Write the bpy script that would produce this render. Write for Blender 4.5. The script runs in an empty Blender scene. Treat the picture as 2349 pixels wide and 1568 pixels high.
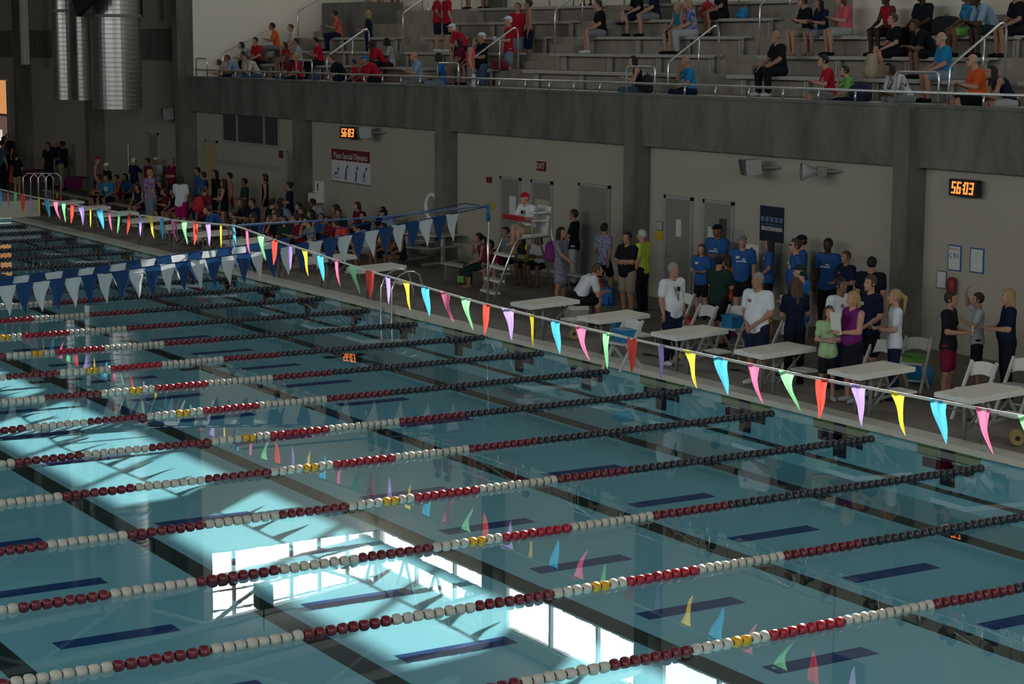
import bpy, math, random
import numpy as np
from mathutils import Vector, Matrix
C = bpy.context.scene.collection
sc = bpy.context.scene
rnd = random.Random(7)
pi = math.pi
# ------------------------------------------------------------------ camera
CAM = np.array([12.1164, -19.5066, 5.5763]); YAW, PIT, ROL, FPX = -1.0209, 0.1475, 0.0043, 4568.7
def cam_axes():
    f = np.array([math.sin(YAW)*math.cos(PIT), math.cos(YAW)*math.cos(PIT), -math.sin(PIT)])
    r0 = np.array([math.cos(YAW), -math.sin(YAW), 0.0]); u0 = np.cross(r0, f)
    return r0*math.cos(ROL)+u0*math.sin(ROL), -r0*math.sin(ROL)+u0*math.cos(ROL), f
AR, AU, AF = cam_axes()
cd = bpy.data.cameras.new('camera'); cam = bpy.data.objects.new('camera', cd); C.objects.link(cam)
cd.sensor_width = 36; cd.lens = FPX/2349*36; cd.clip_start = 0.5; cd.clip_end = 600
cam.matrix_world = Matrix(((AR[0], AU[0], -AF[0], CAM[0]), (AR[1], AU[1], -AF[1], CAM[1]), (AR[2], AU[2], -AF[2], CAM[2]), (0, 0, 0, 1)))
sc.camera = cam
# ------------------------------------------------------------------ world, sun, exposure
w = bpy.data.worlds.new('sky'); sc.world = w; w.use_nodes = True
bg = w.node_tree.nodes['Background']; bg.inputs[0].default_value = (0.93, 0.97, 1.0, 1); bg.inputs[1].default_value = 6.0
def sun():
    l = bpy.data.lights.new('sun', 'SUN'); l.energy = 12.0; l.angle = 0.006; l.color = (1.0, 0.95, 0.86)
    o = bpy.data.objects.new('sun', l); C.objects.link(o)
    o.rotation_euler = Vector((1.48, -1.67, -1.0)).to_track_quat('-Z', 'Y').to_euler(); o.location = (-60, 50, 40)
sun()
def area(name, loc, target, sx, sy, power, col=(1, 1, 1), portal=False):
    l = bpy.data.lights.new(name, 'AREA'); l.shape = 'RECTANGLE'; l.size = sx; l.size_y = sy; l.energy = power; l.color = col
    if portal: l.cycles.is_portal = True
    o = bpy.data.objects.new(name, l); C.objects.link(o); o.location = loc
    d = Vector(target)-Vector(loc); o.rotation_euler = d.to_track_quat('-Z', 'Y').to_euler(); return o
# added fill lamps out of view; the near and end walls have no windows
area('window_daylight_near', (-8, -37.4, 11.2), (-8, -4, 0.0), 60, 3.6, 3800, (0.95, 0.99, 1.0))
area('window_daylight_end', (27.4, -8, 11.0), (-10, -4, 2.0), 34, 3.6, 3400, (0.95, 0.99, 1.0))
area('window_portal_back', (-19, 12.50, 12.1), (-19, 0, 12.1), 60, 1.5, 1, portal=True)
area('window_portal_side', (-49.1, 9.3, 12.6), (0, 9.3, 12.6), 6.4, 2.4, 1, portal=True)
vs = sc.view_settings; vs.view_transform = 'Standard'; vs.look = 'None'; vs.exposure = 0.0; vs.gamma = 1.0; vs.use_curve_mapping = False
cy = sc.cycles; cy.max_bounces = 5; cy.diffuse_bounces = 3; cy.glossy_bounces = 3; cy.transmission_bounces = 3; cy.transparent_max_bounces = 8
cy.use_denoising = True; cy.caustics_reflective = False; cy.caustics_refractive = False; cy.sample_clamp_indirect = 3.0
cy.use_adaptive_sampling = True; cy.adaptive_threshold = 0.015
# ------------------------------------------------------------------ helpers
def pray(px):
    return AF + AR*(px[0]-1174.5)/FPX - AU*(px[1]-784)/FPX
def onz(px, z): d = pray(px); return CAM + d*((z-CAM[2])/d[2])
def ony(px, y): d = pray(px); return CAM + d*((y-CAM[1])/d[1])
def onx(px, x): d = pray(px); return CAM + d*((x-CAM[0])/d[0])
MATS = {}
def srgb(c): return tuple((v/255/12.92 if v <= 10 else ((v/255+0.055)/1.055)**2.4) for v in c)
def mat(name, col, rough=0.6, metal=0.0, var=0.10, scale=6.0, spec=0.4, trans=0.0, bump=0.0, emit=0.0):
    if name in MATS: return MATS[name]
    m = bpy.data.materials.new(name); m.use_nodes = True; nt = m.node_tree; N = nt.nodes; Lk = nt.links
    b = N['Principled BSDF']; b.inputs['Roughness'].default_value = rough; b.inputs['Metallic'].default_value = metal
    b.inputs['Specular IOR Level'].default_value = spec
    no = N.new('ShaderNodeTexNoise'); no.inputs['Scale'].default_value = scale; no.inputs['Detail'].default_value = 3
    tc = N.new('ShaderNodeTexCoord'); Lk.new(tc.outputs['Object'], no.inputs['Vector'])
    mx = N.new('ShaderNodeMix'); mx.data_type = 'RGBA'
    mx.inputs[6].default_value = (*[max(0, c*(1-var)) for c in col], 1); mx.inputs[7].default_value = (*[min(1, c*(1+var)) for c in col], 1)
    Lk.new(no.outputs['Fac'], mx.inputs[0]); Lk.new(mx.outputs[2], b.inputs['Base Color'])
    if bump:
        bp = N.new('ShaderNodeBump'); bp.inputs['Strength'].default_value = bump; bp.inputs['Distance'].default_value = 0.02
        Lk.new(no.outputs['Fac'], bp.inputs['Height']); Lk.new(bp.outputs[0], b.inputs['Normal'])
    if emit:
        Lk.new(mx.outputs[2], b.inputs['Emission Color']); b.inputs['Emission Strength'].default_value = emit
    if trans:
        tr = N.new('ShaderNodeBsdfTranslucent'); Lk.new(mx.outputs[2], tr.inputs['Color'])
        ms = N.new('ShaderNodeMixShader'); ms.inputs[0].default_value = trans
        Lk.new(b.outputs[0], ms.inputs[1]); Lk.new(tr.outputs[0], ms.inputs[2]); Lk.new(ms.outputs[0], N['Material Output'].inputs[0])
    MATS[name] = m; return m
class MB:
    def __init__(s): s.v = []; s.f = []; s.m = []; s.mats = []
    def mi(s, m):
        if m not in s.mats: s.mats.append(m)
        return s.mats.index(m)
    def add(s, vs, fs, m):
        k = len(s.v); i = s.mi(m); s.v += [tuple(v) for v in vs]
        for f in fs: s.f.append(tuple(a+k for a in f)); s.m.append(i)
    def box(s, a, b, m, skew=None):
        x0, y0, z0 = a; x1, y1, z1 = b
        vs = [(x0, y0, z0), (x1, y0, z0), (x1, y1, z0), (x0, y1, z0), (x0, y0, z1), (x1, y0, z1), (x1, y1, z1), (x0, y1, z1)]
        s.add(vs, [(0, 3, 2, 1), (4, 5, 6, 7), (0, 1, 5, 4), (1, 2, 6, 5), (2, 3, 7, 6), (3, 0, 4, 7)], m)
    def bar(s, p, q, w_, h_, m):
        p = Vector(p); q = Vector(q); d = (q-p).normalized(); up = Vector((0, 0, 1)) if abs(d.z) < 0.95 else Vector((0, 1, 0))
        a = d.cross(up).normalized()*w_/2; b = a.cross(d).normalized()*h_/2
        vs = [e+o for e in (p, q) for o in (-a-b, a-b, a+b, -a+b)]
        s.add(vs, [(3, 2, 1, 0), (4, 5, 6, 7), (0, 1, 5, 4), (1, 2, 6, 5), (2, 3, 7, 6), (3, 0, 4, 7)], m)
    def tube(s, pts, r, m, n=8, cap=True):
        pts = [Vector(p) for p in pts]; rs = r if isinstance(r, (list, tuple)) else [r]*len(pts)
        vs = []; fs = []; ref = None
        for i, p in enumerate(pts):
            d = (pts[min(i+1, len(pts)-1)]-pts[max(i-1, 0)]).normalized()
            if ref is None: ref = Vector((0, 0, 1)) if abs(d.z) < 0.9 else Vector((1, 0, 0))
            a = d.cross(ref).normalized(); b = a.cross(d).normalized(); ref = b
            for k in range(n): t = 2*pi*k/n; vs.append(p+(a*math.cos(t)+b*math.sin(t))*rs[i])
        for i in range(len(pts)-1):
            for k in range(n): k2 = (k+1) % n; fs.append((i*n+k, i*n+k2, (i+1)*n+k2, (i+1)*n+k))
        if cap: fs.append(tuple(reversed(range(n)))); fs.append(tuple(range((len(pts)-1)*n, len(pts)*n)))
        s.add(vs, fs, m)
    def lathe(s, prof, o, m, n=16, axis='z'):
        vs = []; fs = []
        for r, z in prof:
            for k in range(n):
                t = 2*pi*k/n; a, b = r*math.cos(t), r*math.sin(t)
                v = (a, b, z) if axis == 'z' else ((a, z, b) if axis == 'y' else (z, a, b))
                vs.append((v[0]+o[0], v[1]+o[1], v[2]+o[2]))
        for i in range(len(prof)-1):
            for k in range(n): k2 = (k+1) % n; fs.append((i*n+k, i*n+k2, (i+1)*n+k2, (i+1)*n+k))
        s.add(vs, fs, m)
    def poly(s, pts, m): s.add(pts, [tuple(range(len(pts)))], m)
    def slab(s, pts, t, m):  # polygon (list of 3D pts) extruded by vector t
        n = len(pts); vs = list(pts)+[tuple(Vector(p)+Vector(t)) for p in pts]
        fs = [tuple(range(n)), tuple(reversed(range(n, 2*n)))]+[(i, i+n, (i+1) % n+n, (i+1) % n) for i in range(n)]
        s.add(vs, fs, m)
    def mesh(s, name, smooth=False):
        me = bpy.data.meshes.new(name); me.from_pydata(s.v, [], s.f)
        for m in s.mats: me.materials.append(m)
        me.polygons.foreach_set('material_index', s.m)
        if smooth: me.polygons.foreach_set('use_smooth', [True]*len(s.f))
        me.update(); return me
    def build(s, name, parent=None, smooth=False):
        o = bpy.data.objects.new(name, s.mesh(name, smooth)); C.objects.link(o)
        if parent: o.parent = parent
        return o
def tag(o, label=None, cat=None, group=None, kind=None):
    if label: o['label'] = label
    if cat: o['category'] = cat
    if group: o['group'] = group
    if kind: o['kind'] = kind
    return o
def thing(name, label, cat, loc=(0, 0, 0), rz=0.0, group=None):
    o = bpy.data.objects.new(name, None); C.objects.link(o); o.location = loc; o.rotation_euler = (0, 0, rz); o.empty_display_size = 0.1
    return tag(o, label, cat, group)
def struct(b, name, smooth=False, parent=None):
    o = b.build(name, parent, smooth)
    if not parent: o['kind'] = 'structure'
    return o
def copy_tree(o, parent=None):
    c = o.copy(); C.objects.link(c); c.parent = parent
    for ch in list(o.children): copy_tree(ch, c)
    return c
def text(txt, size, m, parent, loc, rot=(pi/2, 0, 0), align='CENTER', name='lettering', sx=1.0):
    cu = bpy.data.curves.new(name, 'FONT'); cu.body = txt; cu.size = size; cu.align_x = align; cu.align_y = 'CENTER'; cu.extrude = 0.002
    cu.materials.append(m); tmp = bpy.data.objects.new('tmp', cu); me = bpy.data.meshes.new_from_object(tmp); bpy.data.objects.remove(tmp); bpy.data.curves.remove(cu)
    if not me.materials: me.materials.append(m)
    o = bpy.data.objects.new(name, me); C.objects.link(o); o.parent = parent; o.location = loc; o.rotation_euler = rot; o.scale = (sx, 1, 1)
    return o
ORD = ['first', 'second', 'third', 'fourth', 'fifth', 'sixth', 'seventh', 'eighth', 'ninth', 'tenth', 'eleventh', 'twelfth', 'thirteenth', 'fourteenth', 'fifteenth', 'sixteenth', 'seventeenth', 'eighteenth', 'nineteenth', 'twentieth', 'twenty-first', 'twenty-second', 'twenty-third', 'twenty-fourth', 'twenty-fifth', 'twenty-sixth', 'twenty-seventh', 'twenty-eighth', 'twenty-ninth', 'thirtieth']
# ------------------------------------------------------------------ materials
L = 2.286
def concrete(name, c1, c2, scale=1.5, bump=0.2, streak=True):
    m = bpy.data.materials.new(name); m.use_nodes = True; N = m.node_tree.nodes; K = m.node_tree.links; b = N['Principled BSDF']
    b.inputs['Roughness'].default_value = 0.85
    tc = N.new('ShaderNodeTexCoord'); mp = N.new('ShaderNodeMapping'); mp.inputs['Scale'].default_value = (1, 1, 0.35) if streak else (1, 1, 1)
    K.new(tc.outputs['Object'], mp.inputs[0])
    n1 = N.new('ShaderNodeTexNoise'); n1.inputs['Scale'].default_value = scale; n1.inputs['Detail'].default_value = 6; n1.inputs['Roughness'].default_value = 0.65
    K.new(mp.outputs[0], n1.inputs[0]); cr = N.new('ShaderNodeValToRGB'); cr.color_ramp.elements[0].position = 0.35; cr.color_ramp.elements[1].position = 0.7
    cr.color_ramp.elements[0].color = (*c1, 1); cr.color_ramp.elements[1].color = (*c2, 1)
    K.new(n1.outputs['Fac'], cr.inputs[0]); K.new(cr.outputs[0], b.inputs['Base Color'])
    n2 = N.new('ShaderNodeTexNoise'); n2.inputs['Scale'].default_value = 30; K.new(tc.outputs['Object'], n2.inputs[0])
    bp = N.new('ShaderNodeBump'); bp.inputs['Strength'].default_value = bump; bp.inputs['Distance'].default_value = 0.01; K.new(n2.outputs['Fac'], bp.inputs['Height']); K.new(bp.outputs[0], b.inputs['Normal'])
    return m
def block_wall(name, col):
    m = bpy.data.materials.new(name); m.use_nodes = True; N = m.node_tree.nodes; K = m.node_tree.links; b = N['Principled BSDF']
    b.inputs['Roughness'].default_value = 0.7
    tc = N.new('ShaderNodeTexCoord'); sp = N.new('ShaderNodeSeparateXYZ'); K.new(tc.outputs['Object'], sp.inputs[0])
    ad = N.new('ShaderNodeMath'); ad.operation = 'ADD'; K.new(sp.outputs[0], ad.inputs[0]); K.new(sp.outputs[1], ad.inputs[1])
    cb = N.new('ShaderNodeCombineXYZ'); K.new(ad.outputs[0], cb.inputs[0]); K.new(sp.outputs[2], cb.inputs[1])
    br = N.new('ShaderNodeTexBrick'); br.inputs['Scale'].default_value = 1.0; br.inputs['Brick Width'].default_value = 0.4; br.inputs['Row Height'].default_value = 0.2
    br.inputs['Mortar Size'].default_value = 0.006; br.inputs['Color1'].default_value = (*col, 1); br.inputs['Color2'].default_value = (*[c*0.98 for c in col], 1); br.inputs['Mortar'].default_value = (*[c*0.93 for c in col], 1)
    K.new(cb.outputs[0], br.inputs['Vector']); K.new(br.outputs[0], b.inputs['Base Color']); return m
M_conc = concrete('board_formed_concrete', (0.10, 0.098, 0.083), (0.20, 0.195, 0.17))
M_step = concrete('stand_concrete', (0.27, 0.24, 0.195), (0.40, 0.36, 0.30), 2.0)
M_deck = concrete('brown_deck_concrete', (0.16, 0.135, 0.105), (0.25, 0.22, 0.18), 1.2, streak=False)
M_wall = block_wall('painted_block_wall', (0.41, 0.38, 0.31))
M_wall_lit = block_wall('painted_block_wall_upper', (0.84, 0.80, 0.67))  # same beige blocks, window light put into a paler base colour
M_roof = mat('roof_deck', (0.27, 0.27, 0.26), 0.7, var=0.05)
M_steel = mat('painted_steel', (0.40, 0.41, 0.40), 0.5, 0.0)
M_dsteel = mat('grey_beam_steel', (0.22, 0.22, 0.21), 0.5)
M_alu = mat('bench_aluminium', (0.50, 0.48, 0.45), 0.45, 0.2, spec=0.5)
M_chrome = mat('stainless_tube', (0.72, 0.72, 0.70), 0.25, 0.85, var=0.03)
M_white = mat('white_plastic', (0.78, 0.77, 0.72), 0.4)
M_cop = mat('pool_coping_stone', (0.62, 0.59, 0.50), 0.6, var=0.15, scale=4)
M_doorg = mat('grey_door_paint', (0.23, 0.23, 0.20), 0.45)
M_frame = mat('door_frame_paint', (0.33, 0.33, 0.32), 0.5)
M_black = mat('black_plastic', (0.015, 0.016, 0.018), 0.5)
M_dark = mat('dark_grey_plastic', (0.06, 0.06, 0.06), 0.5)
M_tan = mat('yellow_wood_door', (0.50, 0.36, 0.16), 0.5)
# ------------------------------------------------------------------ hall shell
DZ = 0.10; YW = 6.0
COLX = [-58.25, -49.55, -40.9, -32.4, -23.9, -15.23, -6.6, 2.0]
b = MB(); b.box((-80, 0.32, -1.2), (28, YW+0.3, DZ), M_deck); struct(b, 'floor')
b = MB(); b.box((2.0, -38, -1.2), (28, 0.32, DZ), M_deck); b.box((-80, -38, -1.2), (2.0, -23.2, DZ), M_deck); b.box((-80, -23.2, -1.2), (-51.6, 0.32, DZ), M_deck); struct(b, 'floor_far_deck')
b = MB(); b.box((-80, YW, DZ), (-49.61, YW+0.3, 16.5), M_wall); struct(b, 'wall_back_left')
b = MB(); b.box((-49.6, YW, DZ), (28, YW+0.3, 3.9), M_wall); struct(b, 'wall_back')
b = MB(); b.box((-80, YW-0.06, 5.05), (-49.8, YW, 6.1), M_conc); struct(b, 'trim_1')
b = MB(); b.box((-49.4, 5.76, 3.42), (28, YW, 4.55), M_conc); b.box((-49.4, YW, 3.9), (28, YW+0.3, 4.1), M_conc); b.box((-49.4, 5.72, 4.50), (28, 6.02, 4.56), M_conc); struct(b, 'beam')
for x in COLX:
    tall = x < -49; b = MB()
    b.box((x-0.2, 5.55 if not tall else 5.4, DZ), (x+0.2, YW, 16 if tall else 3.42), M_conc)
    if not tall: b.box((x-0.2, 5.55, 3.42), (x+0.2, 5.76, 4.50), M_conc)
    struct(b, 'column')
b = MB(); b.box((-49.75, 5.35, 4.5), (-49.32, 6.05, 15.5), M_conc); struct(b, 'column')
for x in (-66.5,):
    b = MB(); b.box((x-0.2, 5.4, DZ), (x+0.2, YW, 16), M_conc); struct(b, 'column')
# stands side wall with window run, back wall with window run
def wins(axis, c, a0, a1, z0, z1, zt, base, thick, edges, m, name, ztop1=None):
    """wall in plane axis=c with one opening band a0..a1, z0..z1 and wall above/below"""
    b = MB()
    def bx(u0, u1, v0, v1):
        if axis == 'y': b.box((u0, c, v0), (u1, c+thick, v1), m)
        else: b.box((c-thick, u0, v0), (c, u1, v1), m)
    bx(edges[0], edges[1], base, z0); bx(edges[0], edges[1], z1, zt)
    if a0 > edges[0]: bx(edges[0], a0, z0, z1)
    if a1 < edges[1]: bx(a1, edges[1], z0, z1)
    return struct(b, name)
YB = 12.55; XS = -49.3
wins('x', XS, 6.18, YB, 11.45, 14.1, 17, 4.0, 0.3, (5.9, YB+0.3), M_wall_lit, 'wall_left')
wins('y', YB, XS, 28, 11.40, 12.85, 17, 4.0, 0.3, (XS, 28), M_wall_lit, 'wall_back_upper')
wn = 1
for i, (x0, x1) in enumerate(zip(COLX[1:-1], COLX[2:])):
    b = MB(); b.box((x0+0.35, YB+0.05, 11.40), (x1-0.35, YB+0.12, 11.46), M_steel); b.box((x0+0.35, YB+0.05, 12.79), (x1-0.35, YB+0.12, 12.85), M_steel)
    for k in range(4): xx = x0+0.35+(x1-x0-0.7)*k/3; b.box((xx-0.05, YB+0.03, 11.4), (xx+0.05, YB+0.14, 12.85), M_steel)
    struct(b, 'window_%d' % wn); wn += 1
b = MB()
for yy in (6.2, 7.05, 9.22, 10.3, 11.4, 12.5): b.box((XS-0.16, yy-0.05, 11.45), (XS-0.04, yy+0.05, 14.1), M_steel)
b.box((XS-0.16, 6.1, 11.45), (XS-0.04, YB, 11.52), M_steel)
for zz in (12.6, 13.3): b.tube([(XS-0.02, 6.1, zz+0.25), (XS-0.02, 8, zz+0.22), (XS-0.02, 10.5, zz+0.02), (XS-0.02, YB, zz-0.2)], 0.035, M_steel, 6)
struct(b, 'window_%d' % wn); wn += 1
for x in COLX[2:]:
    b = MB(); b.box((x-0.35, YB-0.45, 4.0), (x+0.35, YB, 15), M_conc); struct(b, 'column')
# left end wall, far window with painted orange glow, near walls
b = MB(); b.box((-80.3, -38, -0.2), (-80, 6.3, 17), M_wall); struct(b, 'wall_end_left')
b = MB(); b.box((28, -38, -0.2), (28.3, 13, 17), M_wall); struct(b, 'wall_right')
b = MB(); b.box((-80, -38.3, -0.2), (28, -38, 17), M_wall); struct(b, 'wall_near')
def roofz(y): return 13.35+1.5*(1-((y+12.5)/25.2)**2)
b = MB(); n = 14; ys = [-38.4+(13.2+38.4)*i/n for i in range(n+1)]
for i in range(n):
    y0, y1 = ys[i], ys[i+1]
    for xa, xb, ya, yb in ((-80.4, -49.35, y0, min(y1, 6.3)), (-49.35, 28.4, y0, y1)):
        if yb > ya: b.slab([(xa, ya, roofz(ya)), (xb, ya, roofz(ya)), (xb, yb, roofz(yb)), (xa, yb, roofz(yb))], (0, 0, 0.3), M_roof)
struct(b, 'ceiling')
# roof trusses across the hall
def chz(y):
    t = (y+12.5)/25.0; return 13.25-1.55*abs(t)**2.2
def truss(x, ya=-37, yb=12.2):
    M_steel = mat('pale_truss_steel', (0.72, 0.73, 0.72), 0.5); b = MB(); n = 16; P = []
    for i in range(n+1):
        y = yb+(ya-yb)*i/n; P.append((y, chz(y)))
    for i in range(n): b.bar((x, P[i][0], P[i][1]), (x, P[i+1][0], P[i+1][1]), 0.30, 0.26, M_steel)
    for i in range(n): b.bar((x, P[i][0], roofz(P[i][0])-0.12), (x, P[i+1][0], roofz(P[i+1][0])-0.12), 0.25, 0.22, M_steel)
    for i in range(1, n, 2):
        for s in (-1, 1): b.tube([(x, P[i][0], P[i][1]), (x, P[i+s][0], roofz(P[i+s][0])-0.1)], 0.07, M_steel, 6)
    return struct(b, 'roof_truss')
for x in [-75, -66.8, COLX[0]]: truss(x+0.05, yb=5.4)
for x in COLX[1:-1]: truss(x+0.05+(0.35 if x < -49 else 0))
b = MB()
for i, (x0, x1) in enumerate(zip(COLX[1:2], COLX[2:3])):
    b.bar((x0, 12.05, 11.72), (x1, 12.05, 11.72), 0.22, 0.22, M_dsteel)
    for k in range(4):
        xm = x0+(x1-x0)*(k+0.5)/4
        for s in (-1, 1): b.tube([(xm, 12.05, 11.75), (xm+s*(x1-x0)/8*0.8, 12.05, 13.4)], 0.06, M_steel, 6)
struct(b, 'roof_truss')
b = MB(); b.bar((XS+1.8, 7.3, 12.3), (XS+1.8, 7.3, 13.1), 0.5, 0.5, M_black); b.tube([(XS+1.8, 7.3, 13.0), (XS+1.8, 7.3, 13.9)], 0.03, M_black); tag(b.build('loudspeaker'), 'black loudspeaker hung from the roof truss, seen only in the water reflection', 'loudspeaker')
# ------------------------------------------------------------------ pool
PX0, PX1, PY0 = -50.2, 2.0, -22.86; PD = -0.80
def pool_mat():
    m = bpy.data.materials.new('pool_floor_plaster'); m.use_nodes = True; N = m.node_tree.nodes; K = m.node_tree.links; b = N['Principled BSDF']
    b.inputs['Roughness'].default_value = 0.9; b.inputs['Specular IOR Level'].default_value = 0.0
    no = N.new('ShaderNodeTexNoise'); no.inputs['Scale'].default_value = 0.25; no.inputs['Detail'].default_value = 2
    tc = N.new('ShaderNodeTexCoord'); K.new(tc.outputs['Object'], no.inputs[0]); mx = N.new('ShaderNodeMix'); mx.data_type = 'RGBA'
    mx.inputs[6].default_value = (0.26, 0.56, 0.62, 1); mx.inputs[7].default_value = (0.30, 0.61, 0.66, 1); K.new(no.outputs[0], mx.inputs[0]); K.new(mx.outputs[2], b.inputs[0]); return m
M_pool = pool_mat()
M_stripe = mat('black_floor_tile', (0.03, 0.055, 0.05), 0.9, spec=0.0)
M_dash = mat('navy_floor_tile', (0.03, 0.08, 0.22), 0.9, spec=0.0)
b = MB(); b.box((PX0, PY0, PD-0.1), (PX1, 0.0, PD), M_pool); struct(b, 'pool_floor')
b = MB(); b.box((PX0, 0.0, PD), (PX1, 0.3, 0.0), M_pool); b.box((PX0, PY0-0.3, PD), (PX1, PY0, 0.05), M_pool); b.box((PX1, PY0-0.3, PD), (PX1+0.3, 0.3, 0.05), M_pool); b.box((PX0-0.3, PY0-0.3, PD), (PX0, 0.3, 0.05), M_pool)
struct(b, 'pool_wall')
b = MB()
for y in (-1.1, -4.25, -7.3, -10.38, -13.5, -16.6, -19.7): b.box((PX0+1.5, y-0.15, PD), (PX1-1, y+0.15, PD+0.004), M_stripe)
struct(b, 'floor_lane_stripe')
b = MB()
for k in range(-1, 22):
    xc = -(k+0.5)*L
    for yc in (-3.1, -6.15, -9.25, -12.2, -15.2, -18.2): b.box((xc-0.14, yc-0.68, PD), (xc+0.14, yc+0.68, PD+0.005), M_dash)
for xc in (-22.6, -24.5): 
    for yc in (-4.25, -7.3, -1.1): b.box((xc-0.12, yc-0.5, PD), (xc+0.12, yc+0.5, PD+0.006), M_stripe)
struct(b, 'floor_cross_mark')
M_grn = mat('green_wall_tile', (0.09, 0.16, 0.04), 0.5); M_nav = mat('navy_wall_tile', (0.01, 0.015, 0.03), 0.5)
b = MB()
for k in range(-1, 22):
    xc = -(k+0.5)*L
    b.box((xc-0.62, -0.012, -0.14), (xc+0.62, 0, 0.02), M_grn); b.box((xc-0.14, -0.016, -0.5), (xc+0.14, 0, 0.02), M_nav)
    b.box((xc-0.5, -0.016, -0.30), (xc+0.5, 0, -0.16), M_nav)
b.box((PX0, -0.01, -0.62), (PX1, 0, -0.56), M_stripe)
struct(b, 'trim_2')
b = MB(); b.box((PX0, -0.03, 0.02), (PX1, 0.34, DZ+0.012), M_cop)
for k in range(-1, 22): b.box((-(k)*L-0.25, -0.055, 0.03), (-(k)*L-0.05, 0.0, 0.10), M_cop)
struct(b, 'trim_3')
b = MB(); b.box((-80, -23.2, DZ), (PX0-0.1, 0.95, 0.62), M_cop); b.box((PX0-0.1, -22, 0.16), (PX0-0.05, -1.6, 0.34), M_black); struct(b, 'floor_end_platform')
def water_mat():
    m = bpy.data.materials.new('still_pool_water'); m.use_nodes = True; N = m.node_tree.nodes; K = m.node_tree.links
    for nd in list(N):
        if nd.type == 'BSDF_PRINCIPLED': N.remove(nd)
    out = N['Material Output']; tr = N.new('ShaderNodeBsdfTransparent'); tr.inputs[0].default_value = (0.84, 0.95, 0.99, 1)
    gl = N.new('ShaderNodeBsdfGlossy'); gl.inputs['Roughness'].default_value = 0.0; gl.inputs[0].default_value = (1, 1, 1, 1)
    fr = N.new('ShaderNodeFresnel'); mx = N.new('ShaderNodeMixShader')
    ge = N.new('ShaderNodeNewGeometry'); mr = N.new('ShaderNodeMapRange'); mr.inputs['To Min'].default_value = 1.33; mr.inputs['To Max'].default_value = 1/1.33
    K.new(ge.outputs['Backfacing'], mr.inputs['Value']); K.new(mr.outputs[0], fr.inputs['IOR'])
    tc = N.new('ShaderNodeTexCoord'); no = N.new('ShaderNodeTexNoise'); no.inputs['Scale'].default_value = 1.6; no.inputs['Detail'].default_value = 2.0
    n2 = N.new('ShaderNodeTexNoise'); n2.inputs['Scale'].default_value = 9.0; n2.inputs['Detail'].default_value = 1.0
    K.new(tc.outputs['Object'], no.inputs[0]); K.new(tc.outputs['Object'], n2.inputs[0])
    a = N.new('ShaderNodeMath'); a.operation = 'MULTIPLY_ADD'; a.inputs[1].default_value = 0.12; K.new(n2.outputs[0], a.inputs[0]); K.new(no.outputs[0], a.inputs[2])
    bp = N.new('ShaderNodeBump'); bp.inputs['Strength'].default_value = 1.0; bp.inputs['Distance'].default_value = 0.00018; K.new(a.outputs[0], bp.inputs['Height'])
    K.new(bp.outputs[0], gl.inputs['Normal']); K.new(fr.outputs[0], mx.inputs[0]); K.new(tr.outputs[0], mx.inputs[1]); K.new(gl.outputs[0], mx.inputs[2]); K.new(mx.outputs[0], out.inputs[0]); return m
b = MB(); b.add([(PX0, PY0, 0), (PX1, PY0, 0), (PX1, 0, 0), (PX0, 0, 0)], [(0, 1, 2, 3)], water_mat()); struct(b, 'pool_water')
# ------------------------------------------------------------------ stands
def fz(i): return 4.10+0.43*i
def by(i): return 6.9+0.85*i
b = MB()
for i in range(7):
    y0 = 5.80 if i == 0 else 6.25+0.85*i; b.box((XS, y0, 3.9 if i == 0 else fz(i-1)-0.3), (28, YB+0.3, fz(i)), M_step)
struct(b, 'floor_stand_terrace')
AIS = [(-49.2, -48.1), (-41.55, -40.4), (-33.1, -31.9), (-24.55, -23.35), (-15.85, -14.65), (-7.2, -6.0)]
b = MB()
for a0, a1 in AIS:
    for i in range(1, 7): b.box((a0+0.02, 6.25+0.85*i-0.30, fz(i-1)), (a1-0.02, 6.25+0.85*i, fz(i)-0.215), M_step)
struct(b, 'floor_stand_step')
def px_x(px, y): return ony((px, 100), y)[0]
sections = [(-47.9, -41.75), (-40.2, -33.3), (-31.7, -24.75), (-23.15, -16.05), (-14.45, -7.4)]
names = ['far left', 'second from the left', 'middle', 'fourth from the left', 'far right']
blocks_st = [(5, 0, -43.6, -41.9), (4, 0, -43.6, -41.9)]
for si, (x0, x1) in enumerate(sections):
    for i in range(6):
        y, z = by(i), fz(i)+0.43; xa, xb = x0, x1
        if si == 4 and i >= 4: xa = max(xa, px_x(2228, 10.1)+0.1)
        if si == 3 and i >= 4: xb = px_x(1958, 10.1)-0.15
        if si == 0 and i >= 4: xb = px_x(742, 10.15)-0.15
        if xb-xa < 1.5: continue
        t = thing('bench', 'grey bench board, %s row up, %s block of the stand' % (ORD[i], names[si]), 'bench', ((xa+xb)/2, y, fz(i)), group='stand benches'); hw = (xb-xa)/2
        m = MB(); m.box((-hw, -0.13, 0.39), (hw, 0.13, 0.43), M_alu); m.box((-hw, -0.135, 0.36), (hw, -0.115, 0.40), M_alu); m.build('seat', t)
        n = max(3, int(hw*2/1.8)+1)
        for k in range(n):
            xx = -hw+0.35+(2*hw-0.7)*k/(n-1); m = MB(); m.box((xx-0.03, 0.03, 0.0), (xx+0.03, 0.09, 0.39), M_alu); m.box((xx+0.06, 0.03, 0.0), (xx+0.09, 0.09, 0.39), M_alu); m.box((xx-0.05, -0.10, 0.35), (xx+0.10, 0.11, 0.39), M_alu); m.build('support_leg', t)
def px_x(px, y): return ony((px, 100), y)[0]
b = MB(); b.box((px_x(742, 10.15), 10.1, fz(3)), (px_x(834, 10.15), 11.6, 6.95), M_conc); struct(b, 'wall_stair_well_left')
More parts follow.
